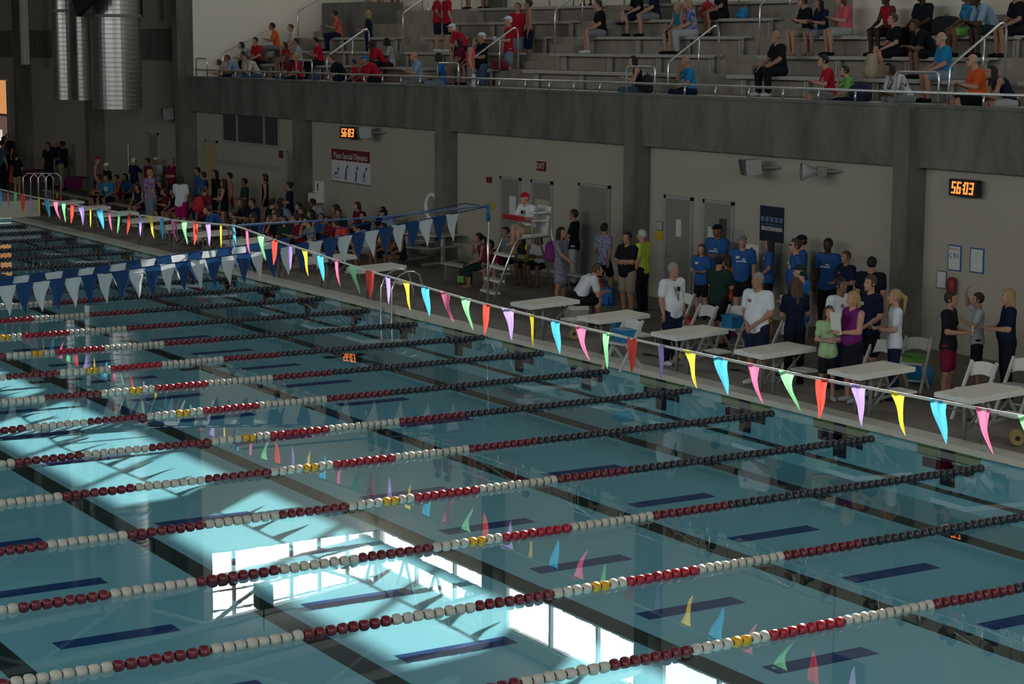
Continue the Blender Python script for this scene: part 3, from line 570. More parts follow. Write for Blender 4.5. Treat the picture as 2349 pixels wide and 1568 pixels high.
t = thing('pennant_line', 'line of red, lilac, yellow, blue, pink and green pennants strung along the pool', 'flag line', (0, 0, 0))
b = MB(); P = [(x, lineY(x), lineZ(x)) for x in np.arange(-46, 2.4, 0.4)]
for a, c in zip(P, P[1:]): b.bar(a, c, 0.006, 0.032, M_ltx)
b.build('cord', t)
pv = {}
for n in range(-50, 24):
    x = -13.03+0.65*n
    if x < -45.5: continue
    ci = n % 6; key = (ci, (n*7) % 3)
    if key not in pv:
        curl = (0.15, 0.5, 0.85)[(n*7) % 3]; pv[key] = pennant_mesh(n*13+5, 0.235, 0.45, PM[ci], sway=0.24, curl=curl)
    o = bpy.data.objects.new('pennant', pv[key]); C.objects.link(o); o.parent = t; o.location = (x, lineY(x)-0.004, lineZ(x)+0.014); o.rotation_euler = (0, 0, rnd.uniform(-0.35, 0.35)); o['label'] = '%s pennant' % PC[ci][0]
M_silver = mat('silver_mylar', (0.8, 0.8, 0.82), 0.15, 0.9)
for x in (-33.0, -30.9, -26.6, -25.9, -24.8, -23.1, -22.9):
    b = MB(); zz = lineZ(x); b.slab([(x-0.03, lineY(x), zz), (x+0.03, lineY(x), zz), (x+0.30, lineY(x)-0.05, zz-0.38), (x+0.25, lineY(x)-0.05, zz-0.40)], (0, 0.004, 0), M_silver); b.build('silver_streamer', t)
# blue and white pennants across the pool
XB = -22.7; ZP = [(-24, 2.2), (-16, 1.55), (-8.87, 1.31), (-6.84, 1.43), (-5.56, 1.55), (-3.79, 1.68), (-1.54, 1.96), (0.55, 2.24), (1.23, 2.34)]
def bz(y):
    for (a, za), (c, zc) in zip(ZP, ZP[1:]):
        if a <= y <= c: return za+(zc-za)*(y-a)/(c-a)
M_bwh = cloth('white_pennant_vinyl', (0.62, 0.68, 0.70), 0.25); M_bbl = cloth('navy_pennant_vinyl', (0.015, 0.06, 0.17), 0.2)
def bwline(xo, zo, ya, yb, label, ph):
    t = thing('pennant_line', label, 'flag line', (XB+xo, 0, zo)); b = MB(); P = [(0, y, bz(y)) for y in np.arange(ya, 1.23, 0.35)]+[(0-xo, 1.23, bz(1.23)-zo)]
    for a, c in zip(P, P[1:]): b.bar(a, c, 0.008, 0.02, M_bbl)
    b.build('cord', t); v = []
    for i in range(4): v.append(pennant_mesh(90+i+ph*7, 0.345, 0.55, (M_bwh, M_bbl)[i % 2], fold=0.010, sway=0.04, curl=0.0))
    y = yb; n = ph
    while y > ya:
        o = bpy.data.objects.new('pennant', v[n % 4]); C.objects.link(o); o.parent = t; o.location = (0, y, bz(y)); o.rotation_euler = (math.atan2(0.12, 1)*0, 0, pi/2+rnd.uniform(-0.2, 0.2)); o['label'] = ('white', 'navy')[n % 2]+' pennant'; y -= 0.305; n += 1
bwline(0.0, 0.0, -18, 0.4, 'line of alternating white and navy pennants from the steel post across the pool', 0)
bwline(-0.35, 0.10, -18, -3.2, 'second line of white and navy pennants hanging just behind the first', 1)
q = onx((545, 517), XB-0.2); b = MB(); b.tube([(XB-0.2, q[1], q[2]), (XB-0.1, -1, 2.22), (XB, 1.23, 2.36)], 0.022, mat('blue_white_twisted_rope', (0.10, 0.16, 0.28), 0.6, var=0.6, scale=40), 6); tag(b.build('guide_rope'), 'blue and white rope running from the steel post to the coloured pennant line', 'rope')
t = thing('pennant_post', 'upright steel pole with a blue cap holding the navy and white pennants', 'pole', (XB, 1.25, DZ)); b = MB(); b.tube([(0, 0, 0), (0, 0, 2.26)], 0.024, M_chrome); b.build('pole', t, True); b = MB(); b.tube([(0, 0, 1.95), (0, 0, 2.28)], 0.045, M_blue); b.build('blue_wrap', t, True); b = MB(); b.tube([(0, 0, 0), (0, 0, 0.03)], 0.09, M_dsteel, 14); b.build('base_plate', t)
# ------------------------------------------------------------------ people: one continuous body surface per pose, cached and copied
def snet(D, lo, h):
    """surface nets on a distance grid -> verts, quads"""
    S = D < 0; nx, ny, nz = D.shape
    c = S[:-1, :-1, :-1].astype(np.int8)
    tot = sum(S[i:nx-1+i, j:ny-1+j, k:nz-1+k].astype(np.int8) for i in (0, 1) for j in (0, 1) for k in (0, 1))
    act = (tot > 0) & (tot < 8); idx = -np.ones(act.shape, np.int64); ids = np.argwhere(act); idx[act] = np.arange(len(ids))
    acc = np.zeros((len(ids), 3)); cnt = np.zeros(len(ids)); I, J, K = ids.T
    cor = [(i, j, k) for i in (0, 1) for j in (0, 1) for k in (0, 1)]
    for a in cor:
        for ax in range(3):
            if a[ax]: continue
            e = list(a); e[ax] = 1
            va = D[I+a[0], J+a[1], K+a[2]]; vb = D[I+e[0], J+e[1], K+e[2]]; msk = (va < 0) != (vb < 0)
            t = np.where(msk, va/np.where(msk, va-vb, 1), 0)
            p = np.tile(np.array(a, float), (len(ids), 1)); p[:, ax] += t
            acc += p*msk[:, None]; cnt += msk
    V = (ids+acc/cnt[:, None])*h+lo; F = []
    for ax in range(3):
        sl0 = [slice(1, -1)]*3; sl0[ax] = slice(0, -1); sl1 = [slice(1, -1)]*3; sl1[ax] = slice(1, None)
        A = S[tuple(sl0)]; B = S[tuple(sl1)]; q = np.argwhere(A != B); q1 = q+1; q1[:, ax] -= 1
        u, v = [(1, 2), (2, 0), (0, 1)][ax]; o = np.zeros((4, 3), int); o[1, u] = -1; o[2, u] = -1; o[2, v] = -1; o[3, v] = -1
        Q = np.stack([idx[tuple((q1+o[k]).T)] for k in range(4)], 1); fl = A[tuple(q.T)]
        Q = np.where(fl[:, None], Q, Q[:, ::-1]); F.append(Q)
    F = np.concatenate(F); return V, F[(F >= 0).all(1)]
class Field:
    def __init__(s, lo, hi, h):
        s.lo = np.array(lo, float); s.h = h; s.n = np.ceil((np.array(hi)-s.lo)/h).astype(int)+1; s.D = np.full(s.n, 1.0)
        s.ax = [s.lo[i]+h*np.arange(s.n[i]) for i in range(3)]
    def _sub(s, mn, mx, pad):
        a = np.maximum(0, np.floor((mn-pad-s.lo)/s.h).astype(int)); b = np.minimum(s.n, np.ceil((mx+pad-s.lo)/s.h).astype(int)+1)
        if (b <= a).any(): return None, None
        sl = tuple(slice(a[i], b[i]) for i in range(3)); g = np.meshgrid(*[s.ax[i][sl[i]] for i in range(3)], indexing='ij'); return sl, g
    def _mix(s, sl, d, k, sub=False):
        a = s.D[sl]
        if sub: s.D[sl] = np.maximum(a, -d); return
        if k <= 0: s.D[sl] = np.minimum(a, d); return
        h = np.clip(0.5+0.5*(a-d)/k, 0, 1); s.D[sl] = a*(1-h)+d*h-k*h*(1-h)
    def cap(s, p, q, r0, r1=None, k=0.03, ay=1.0, sub=False):
        r1 = r0 if r1 is None else r1; p = np.array(p, float); q = np.array(q, float); R = max(r0, r1)
        sl, g = s._sub(np.minimum(p, q), np.maximum(p, q), R/min(1, ay)+k+3*s.h)
        if sl is None: return
        e = q-p; L2 = max(e@e, 1e-9); d = [g[i]-p[i] for i in range(3)]; t = np.clip((d[0]*e[0]+d[1]*e[1]+d[2]*e[2])/L2, 0, 1)
        x, y, z = d[0]-t*e[0], (d[1]-t*e[1])*ay, d[2]-t*e[2]; s._mix(sl, np.sqrt(x*x+y*y+z*z)-(r0+(r1-r0)*t), k, sub)
    def ell(s, c, r, k=0.02, sub=False, zmin=None, fn=None):
        c = np.array(c, float); r = np.array(r, float); sl, g = s._sub(c-r, c+r, k+3*s.h)
        if sl is None: return
        q = np.sqrt(sum(((g[i]-c[i])/r[i])**2 for i in range(3))); d = (q-1)*r.min()
        if fn is not None: d = np.maximum(d, fn(*g))
        s._mix(sl, d, k, sub)
A_ = lambda *a: np.array(a, float)
def P_(name):
    m = lambda v: {'L': A_(-v[0], v[1], v[2]), 'R': A_(*v)}
    J = dict(pel=A_(0, 0, .94), che=A_(0, .0, 1.30), nek=A_(0, -.01, 1.47), head=A_(0, .02, 1.635), sh=m((.175, -.01, 1.41)), el=m((.235, -.03, 1.13)), wr=m((.245, .05, .89)),
             hip=m((.088, 0, .90)), kn=m((.10, .01, .49)), an=m((.11, -.03, .085)), hd=m((0, .03, -1)), yaw=0.0)
    def arms(e, w, hd): J['el'] = m(e); J['wr'] = m(w); J['hd'] = m(hd)
    if name == 'clasp': arms((.245, .0, 1.14), (.06, .19, .95), (-.5, .3, -.6))
    elif name == 'hold': arms((.225, .04, 1.14), (.09, .27, 1.13), (-.4, .8, .2))
    elif name == 'cross': arms((.235, .09, 1.15), (-.02, .17, 1.17), (-1, .05, .1)); J['wr']['R'] = A_(-.03, .19, 1.12)
    elif name == 'hips': arms((.38, -.08, 1.17), (.19, .07, 1.0), (-.8, .3, -.3))
    elif name == 'walk': J['kn']['R'] = A_(.10, .14, .51); J['an']['R'] = A_(.10, .16, .085); J['kn']['L'] = A_(-.10, -.05, .49); J['an']['L'] = A_(-.10, -.27, .12); J['wr']['L'] = A_(-.25, .18, .95); J['wr']['R'] = A_(.24, -.10, .90)
    elif name == 'up': J['el']['R'] = A_(.26, .16, 1.50); J['wr']['R'] = A_(.16, .22, 1.72); J['hd']['R'] = A_(-.3, -.2, .8); J['el']['L'] = A_(-.22, .08, 1.18); J['wr']['L'] = A_(-.12, .25, 1.25); J['hd']['L'] = A_(.3, .5, .5)
    elif name == 'reach': J['el']['R'] = A_(.27, .2, 1.2); J['wr']['R'] = A_(.22, .42, 1.05); J['hd']['R'] = A_(-.1, .9, -.3)
    elif name == 'bend':
        J.update(che=A_(0, .28, 1.18), nek=A_(0, .42, 1.22), head=A_(0, .56, 1.26), sh=m((.175, .38, 1.2))); arms((.22, .45, .95), (.15, .52, .72), (0, .2, -.9))
    if name.startswith('sit') or name == 'guard':
        J.update(pel=A_(0, -.06, .53), che=A_(0, -.0, .88), nek=A_(0, .03, 1.045), head=A_(0, .08, 1.205), sh=m((.175, .02, .985)), hip=m((.09, -.03, .51)), kn=m((.125, .38, .50)), an=m((.12, .34, .085)))
        arms((.24, .08, .73), (.13, .33, .60), (-.1, .8, -.3))
        if name == 'sitphone': arms((.225, .1, .74), (.07, .30, .78), (-.3, .7, .4)); J['head'] = A_(0, .11, 1.195)
        if name == 'sitlean': J.update(che=A_(0, .16, .83), nek=A_(0, .28, .96), head=A_(0, .38, 1.08), sh=m((.175, .26, .92))); arms((.18, .36, .60), (.06, .52, .66), (-.3, .7, .1))
        if name == 'sitface': J['el']['R'] = A_(.2, .22, .80); J['wr']['R'] = A_(.08, .22, 1.02); J['hd']['R'] = A_(-.3, -.1, .9); J['head'] = A_(0, .10, 1.20)
        if name == 'sitcross': J['kn']['R'] = A_(.06, .40, .60); J['an']['R'] = A_(-.14, .50, .38); J['kn']['L'] = A_(-.1, .38, .5)
        if name == 'sitwide': J['kn'] = m((.24, .34, .50)); J['an'] = m((.24, .32, .085)); arms((.27, .1, .75), (.20, .32, .60), (-.1, .6, -.5))
        if name == 'guard': arms((.25, .12, .76), (.04, .27, .76), (-1, .1, 0)); J['an']['L'] = A_(-.12, .52, .10); J['kn']['R'] = A_(.02, .40, .60); J['an']['R'] = A_(-.18, .62, .30)
    if name == 'floor':
        J.update(pel=A_(0, 0, .12), che=A_(0, -.04, .46), nek=A_(0, .0, .62), head=A_(0, .06, .78), sh=m((.175, -.02, .57)), hip=m((.09, .02, .12)), kn=m((.16, .36, .42)), an=m((.13, .58, .07))); arms((.23, .15, .38), (.10, .38, .36), (-.6, .5, 0))
    return J
BUILD = {'m': (1.0, 1.0, 0.0), 'f': (0.90, 0.95, 0.0), 'h': (1.14, 1.10, .022), 'k': (0.82, 0.86, 0.0)}   # width, limb, belly
def mesh_from(V, F, name, smooth=True):
    me = bpy.data.meshes.new(name); me.vertices.add(len(V)); me.vertices.foreach_set('co', V.astype(np.float32).ravel())
    me.loops.add(len(F)*4); me.loops.foreach_set('vertex_index', F.astype(np.int32).ravel()); me.polygons.add(len(F))
    me.polygons.foreach_set('loop_start', np.arange(0, len(F)*4, 4, dtype=np.int32)); me.polygons.foreach_set('use_smooth', np.ones(len(F), bool)); me.update(calc_edges=True); return me
PC_ = {}
def bounds(J, pad=0.26):
    pts = [J['pel'], J['che'], J['head']]+[J[k][s] for k in ('sh', 'el', 'wr', 'kn', 'an') for s in 'LR']
    pts = np.array(pts); lo = pts.min(0)-pad; hi = pts.max(0)+pad; lo[2] = max(lo[2], -0.03); return lo, hi
def unit(v): return v/np.linalg.norm(v)
def torso(F, J, w_, bl, g=0.0, top=True):
    for s in (-1, 1):
        c = J['che']+A_(s*.075*w_, 0, .04); wst = (J['che']*0.4+J['pel']*0.6)+A_(s*.05*w_, bl*0.6, 0); hp = J['pel']+A_(s*.07*w_, 0, -.02)
        F.cap(c, wst, .098+g, .088+bl+g, .03, 1.08); F.cap(wst, hp, .088+bl+g, .100+g, .03, 1.05)
    F.cap(J['sh']['L']*0.93+J['nek']*0.07, J['sh']['R']*0.93+J['nek']*0.07, .062+g, .062+g, .05)
    if bl: m_ = J['che']*0.35+J['pel']*0.65+A_(0, .06+bl, 0); F.ell(m_-A_(0, .02, 0), (.14*w_+g, .11+g, .17+g), .06)
def body_mesh(pose, bd, fine):
    key = ('body', pose, bd, fine)
    if key in PC_: return PC_[key]
    w_, lb, bl = BUILD[bd]; J = P_(pose); h = .0125 if fine else .021; lo, hi = bounds(J); F = Field(lo, hi, h)
    torso(F, J, w_, bl); hd = J['head']; F.cap(J['nek']-A_(0, 0, .05), J['nek']*0.4+hd*0.6, .056*lb, .052*lb, .03)
    F.ell(hd+A_(0, -.005, .02), (.075, .094, .098), .02); F.ell(hd+A_(0, .03, -.045), (.055, .062, .07), .03)
    F.cap(hd+A_(0, .088, .012), hd+A_(0, .108, -.022), .010, .015, .012); F.ell(hd+A_(0, .092, -.055), (.024, .012, .010), .008); F.ell(hd+A_(0, .082, -.098), (.022, .018, .018), .015)
    for s in (-1, 1): F.ell(hd+A_(s*.078, -.008, -.008), (.012, .022, .032), .008); F.ell(hd+A_(s*.032, .098, .018), (.016, .014, .011), 0, True)
    fingers = []
    for s in 'LR':
        sg = -1 if s == 'L' else 1; S, E, W = J['sh'][s], J['el'][s], J['wr'][s]; S = S*A_(w_, 1, 1)
        F.cap(S, E, .052*lb, .040*lb, .03); F.cap(E, E*0.7+W*0.3, .041*lb, .040*lb, .02); F.cap(E*0.7+W*0.3, W, .040*lb, .026*lb, .02)
        d = unit(J['hd'][s]); sd = unit(np.cross(d, A_(0, 0, 1) if abs(d[2]) < .8 else A_(0, 1, 0))); pn = unit(np.cross(d, sd))
        for o in (-.018, 0, .018): F.cap(W+d*.015+sd*o*0.7, W+d*.085+sd*o*1.3, .015, .014, .012)
        for i, (o, L_) in enumerate(((-.032, .062), (-.011, .075), (.011, .078), (.031, .070))): fingers.append((W+d*.075+sd*o, d, pn, L_, .0085))
        fingers.append((W+d*.03+sd*(.028), unit(d*0.75+sd*0.75), pn, .055, .010))
        H, K_, N_ = J['hip'][s]*A_(w_, 1, 1), J['kn'][s], J['an'][s]
        F.cap(H, K_, .083*lb+bl*.3, .056*lb, .03); mid = K_*0.65+N_*0.35+A_(0, -.012, 0); F.cap(K_, mid, .054*lb, .055*lb, .02); F.cap(mid, N_, .053*lb, .034*lb, .02)
        fd = unit(A_(.12*sg, 1, 0)); F.cap(N_-A_(0, .03, .045), N_+fd*.05-A_(0, 0, .048), .034, .036, .02); F.cap(N_+fd*.05-A_(0, 0, .048), N_+fd*.145-A_(0, 0, .06), .036, .024, .02)
    V, Q = snet(F.D, F.lo, h); V = list(V); Fc = [tuple(q) for q in Q]
    for o, d, pn, L_, r in fingers:   # five separate fingers rooted in the palm
        sd = unit(np.cross(d, pn)); P = [o, o+d*L_*.45+pn*.004, o+d*L_*.78+pn*.016, o+d*L_*.95+pn*.034]; k0 = len(V)
        for j, p in enumerate(P):
            rr = r*(1, .95, .85, .5)[j]
            for t in range(5): V.append(p+(sd*math.cos(2*pi*t/5)+pn*math.sin(2*pi*t/5))*rr)
        for j in range(3):
            for t in range(5): t2 = (t+1) % 5; Fc.append((k0+j*5+t, k0+j*5+t2, k0+(j+1)*5+t2, k0+(j+1)*5+t))
        Fc.append((k0+15, k0+16, k0+17, k0+18))
    V = np.array(V); Fc = np.array(Fc); me = mesh_from(V, Fc, 'body'); c = V[Fc].mean(1)-hd; mi = np.zeros(len(Fc), np.int32)
    for s in (-1, 1): mi[(np.abs(c[:, 0]-s*.032) < .011) & (np.abs(c[:, 2]-.018) < .007) & (c[:, 1] > .06)] = 1
    mi[(np.abs(c[:, 0]) < .024) & (np.abs(c[:, 2]+.055) < .009) & (c[:, 1] > .07)] = 2
    for _ in range(3): me.materials.append(None)
    me.polygons.foreach_set('material_index', mi); PC_[key] = me; return me
def garment(kind, pose, bd, fine):
    key = (kind, pose, bd, fine)
    if key in PC_: return PC_[key]
    w_, lb, bl = BUILD[bd]; J = P_(pose); h = .0135 if fine else .021; lo, hi = bounds(J, .28); F = Field(lo, hi, h); g = .014 if fine else .018; hd = J['head']
    seated = pose.startswith('sit') or pose in ('guard', 'floor')
    if kind in ('tshirt', 'tank', 'longshirt', 'dress', 'swimsuit'):
        torso(F, J, w_, bl, g if kind != 'swimsuit' else g*.6)
        if kind in ('tshirt', 'longshirt', 'dress'):
            for s in 'LR':
                S, E, W = J['sh'][s]*A_(w_, 1, 1), J['el'][s], J['wr'][s]; f = .62 if kind != 'longshirt' else 1.0
                F.cap(S, S+(E-S)*f, .062*lb+g*.7, (.060 if kind != 'longshirt' else .046)*lb+g*.6, .03)
                if kind == 'longshirt': F.cap(E, W, .046*lb+g*.6, .034*lb+g*.4, .02)
        if kind in ('tshirt', 'longshirt') and not seated:
            for s in (-1, 1): F.cap(J['pel']+A_(s*.06*w_, 0, 0), J['pel']+A_(s*.07*w_, 0, -.05), .108+bl*.5+g, .112+bl*.3+g, .02, 1.02)
        if kind == 'dress':
            e = (J['kn']['L']+J['kn']['R'])/2; F.cap(J['pel'], J['pel']*0.25+e*0.75, .15*w_, .19*w_, .05, 1.2)
        F.cap(J['nek']+A_(0, .01, .015), hd, .062*lb, .075, 0, 1, True)
        if kind == 'tank' or kind == 'swimsuit':
            for s in 'LR': S = J['sh'][s]*A_(w_, 1, 1); o = S+(S-J['nek'])*A_(.35, 0, 0); F.ell(o, (.075, .12, .11), 0, True)
        if kind == 'swimsuit': pass
    elif kind in ('pants', 'shorts', 'capri', 'briefs', 'skirt'):
        for s in (-1, 1): F.cap(J['pel']+A_(s*.055*w_, 0, .045), J['pel']+A_(s*.07*w_, 0, -.02), .088+bl*.6+g*.6, .100+bl*.3+g*.8, .03, 1.06)
        f = {'pants': 1, 'capri': 1, 'shorts': .78, 'briefs': .2, 'skirt': .6}[kind]
        for s in 'LR':
            H, K_, N_ = J['hip'][s]*A_(w_, 1, 1), J['kn'][s], J['an'][s]
            F.cap(H, H+(K_-H)*f, .092*lb+g+bl*.3, (.082 if kind in ('shorts', 'skirt') else (.066 if f == 1 else .08))*lb+g, .03)
            if f == 1: e = 0.92 if kind == 'pants' else .45; F.cap(K_, K_+(N_-K_)*e, .064*lb+g, (.056 if kind == 'pants' else .052)*lb+g*.6, .02)
        if kind == 'skirt': e = (J['kn']['L']+J['kn']['R'])/2; F.cap(J['pel'], J['pel']*0.2+e*0.8, .13*w_, .17*w_, .04, 1.2)
    elif kind in ('short_hair', 'long_hair', 'pony_hair', 'bald_fringe', 'afro_hair', 'bun_hair', 'cap', 'cap_back', 'swim_cap', 'bob_hair'):
        F = Field(hd-A_(.22, .28, .42), hd+A_(.22, .30, .22), .011 if fine else .016)
        face = lambda x, y, z: (y-hd[1]-.030)-np.maximum(0, (z-hd[2]-.055))*2.2
        if kind == 'bald_fringe': F.ell(hd+A_(0, -.02, .005), (.085, .090, .055), .01, fn=lambda x, y, z: np.maximum(y-hd[1]-.01, z-hd[2]-.03))
        elif kind in ('cap', 'cap_back'):
            F.ell(hd+A_(0, -.008, .045), (.088, .108, .082), .01, fn=lambda x, y, z: (hd[2]+.035)-z); sg = 1 if kind == 'cap' else -1
            F.ell(hd+A_(0, sg*.115, .047), (.065, .075, .008), .008); F.ell(hd+A_(0, -.03, -.01), (.080, .085, .06), .01, fn=lambda x, y, z: y-hd[1]+.0)
        elif kind == 'swim_cap': F.ell(hd+A_(0, -.01, .035), (.084, .104, .092), .01, fn=lambda x, y, z: (hd[2]+.02)-z)
        elif kind == 'afro_hair': F.ell(hd+A_(0, -.02, .03), (.105, .12, .115), .01, fn=face)
        else:
            F.ell(hd+A_(0, -.012, .026), (.087, .107, .106), .01, fn=face)
            if kind in ('long_hair', 'bob_hair'):
                z2 = -.30 if kind == 'long_hair' else -.11
                for s in (-1, 0, 1): F.cap(hd+A_(s*.05, -.06, .02), hd+A_(s*.075, -.075-(.02 if s == 0 else 0), z2), .048, .034, .03)
                for s in (-1, 1): F.cap(hd+A_(s*.072, -.01, .01), hd+A_(s*.085, .0, z2*.8), .022, .018, .02)
            if kind == 'pony_hair': F.cap(hd+A_(0, -.10, .04), hd+A_(0, -.17, -.02), .030, .034, .02); F.cap(hd+A_(0, -.17, -.02), hd+A_(0, -.15, -.26), .034, .015, .02)
            if kind == 'bun_hair': F.ell(hd+A_(0, -.11, .06), (.045, .045, .045), .02)
    elif kind == 'shoes':
        for s in 'LR':
            sg = -1 if s == 'L' else 1; N_ = J['an'][s]; fd = unit(A_(.12*sg, 1, 0)); F.cap(N_-A_(0, .03, .04), N_+fd*.05-A_(0, 0, .045), .046, .045, .02); F.cap(N_+fd*.05-A_(0, 0, .045), N_+fd*.155-A_(0, 0, .05), .045, .034, .02)
    V, Q = snet(F.D, F.lo, F.h)
    if kind == 'shoes': V[:, 2] = np.maximum(V[:, 2], min(J['an']['L'][2], J['an']['R'][2])-.085)
    me = mesh_from(V, Q, kind); me.materials.append(None); PC_[key] = me; return me
SKIN = {'l': (0.50, 0.27, 0.19), 't': (0.38, 0.20, 0.13), 'b': (0.20, 0.10, 0.06), 'd': (0.055, 0.03, 0.022)}
HAIRC = {'black': (.012, .010, .010), 'dark': (.03, .018, .012), 'brown': (.08, .045, .025), 'grey': (.28, .27, .25), 'white': (.5, .48, .45), 'blond': (.36, .24, .10)}
COL = {'white': (.66, .69, .73), 'blue': (.03, .10, .30), 'royal': (.02, .14, .42), 'navy': (.012, .018, .045), 'black': (.012, .013, .017), 'red': (.42, .015, .03), 'maroon': (.16, .012, .035), 'orange': (.75, .13, .03), 'coral': (.80, .10, .07), 'salmon': (.60, .11, .08),
       'pink': (.62, .13, .15), 'magenta': (.42, .01, .14), 'purple': (.16, .02, .15), 'green': (.17, .42, .09), 'mint': (.35, .50, .27), 'neon': (.58, .72, .08), 'grey': (.20, .21, .22), 'lgrey': (.38, .39, .40), 'khaki': (.28, .24, .18), 'jeans': (.06, .10, .17), 'lblue': (.26, .38, .52), 'azure': (.02, .22, .45), 'teal': (.02, .22, .28), 'cream': (.58, .54, .42), 'denim': (.20, .26, .34), 'dgreen': (.015, .04, .03), 'tan': (.40, .32, .2), 'orange2': (.7, .25, .04)}
def patmat(nm, cols, scale=9):
    if nm in MATS: return MATS[nm]
    m = bpy.data.materials.new(nm); m.use_nodes = True; N = m.node_tree.nodes; K = m.node_tree.links; b = N['Principled BSDF']; b.inputs['Roughness'].default_value = .8
    tc = N.new('ShaderNodeTexCoord'); no = N.new('ShaderNodeTexNoise'); no.inputs['Scale'].default_value = scale; no.inputs['Distortion'].default_value = 1.5; K.new(tc.outputs['Object'], no.inputs[0])
    cr = N.new('ShaderNodeValToRGB'); cr.color_ramp.interpolation = 'CONSTANT'; el = cr.color_ramp.elements
    while len(el) < len(cols): el.new(0.5)
    for i, c in enumerate(cols): el[i].position = 0 if i == 0 else .40+.2*(i-1)/max(1, len(cols)-1); el[i].color = (*c, 1)
    K.new(no.outputs['Fac'], cr.inputs[0]); K.new(cr.outputs[0], b.inputs[0]); return m
def stripemat():
    if 'pinstripe' in MATS: return MATS['pinstripe']
    m = bpy.data.materials.new('pinstripe'); m.use_nodes = True; N = m.node_tree.nodes; K = m.node_tree.links; b = N['Principled BSDF']; tc = N.new('ShaderNodeTexCoord')
    wv = N.new('ShaderNodeTexWave'); wv.inputs['Scale'].default_value = 11; K.new(tc.outputs['Object'], wv.inputs[0]); cr = N.new('ShaderNodeValToRGB'); cr.color_ramp.elements[0].color = (.05, .05, .09, 1); cr.color_ramp.elements[1].color = (.6, .6, .63, 1); cr.color_ramp.elements[0].position = .08; cr.color_ramp.elements[1].position = .2
    K.new(wv.outputs[0], cr.inputs[0]); K.new(cr.outputs[0], b.inputs[0]); MATS['pinstripe'] = m; return m
def cmat(c):
    if c == 'tiedye': return patmat('tie_dye_fabric', [(.5, .03, .05), (.04, .1, .3), (.55, .57, .6), (.03, .2, .4)], 14)
    if c == 'floral': return patmat('patterned_grey_fabric', [(.1, .1, .16), (.3, .32, .38), (.16, .12, .2)], 25)
    if c == 'tealpat': return patmat('teal_blue_fabric', [(.02, .2, .5), (.03, .4, .42), (.02, .1, .35)], 8)
    if c == 'redblue': return patmat('red_blue_jersey', [(.03, .1, .35), (.5, .04, .06), (.5, .52, .55), (.03, .1, .35)], 10)
    if c == 'stripe': return stripemat()
    return mat('fabric_'+c, COL[c], .85, var=.08, scale=20, spec=.1)
NPEOPLE = [0]
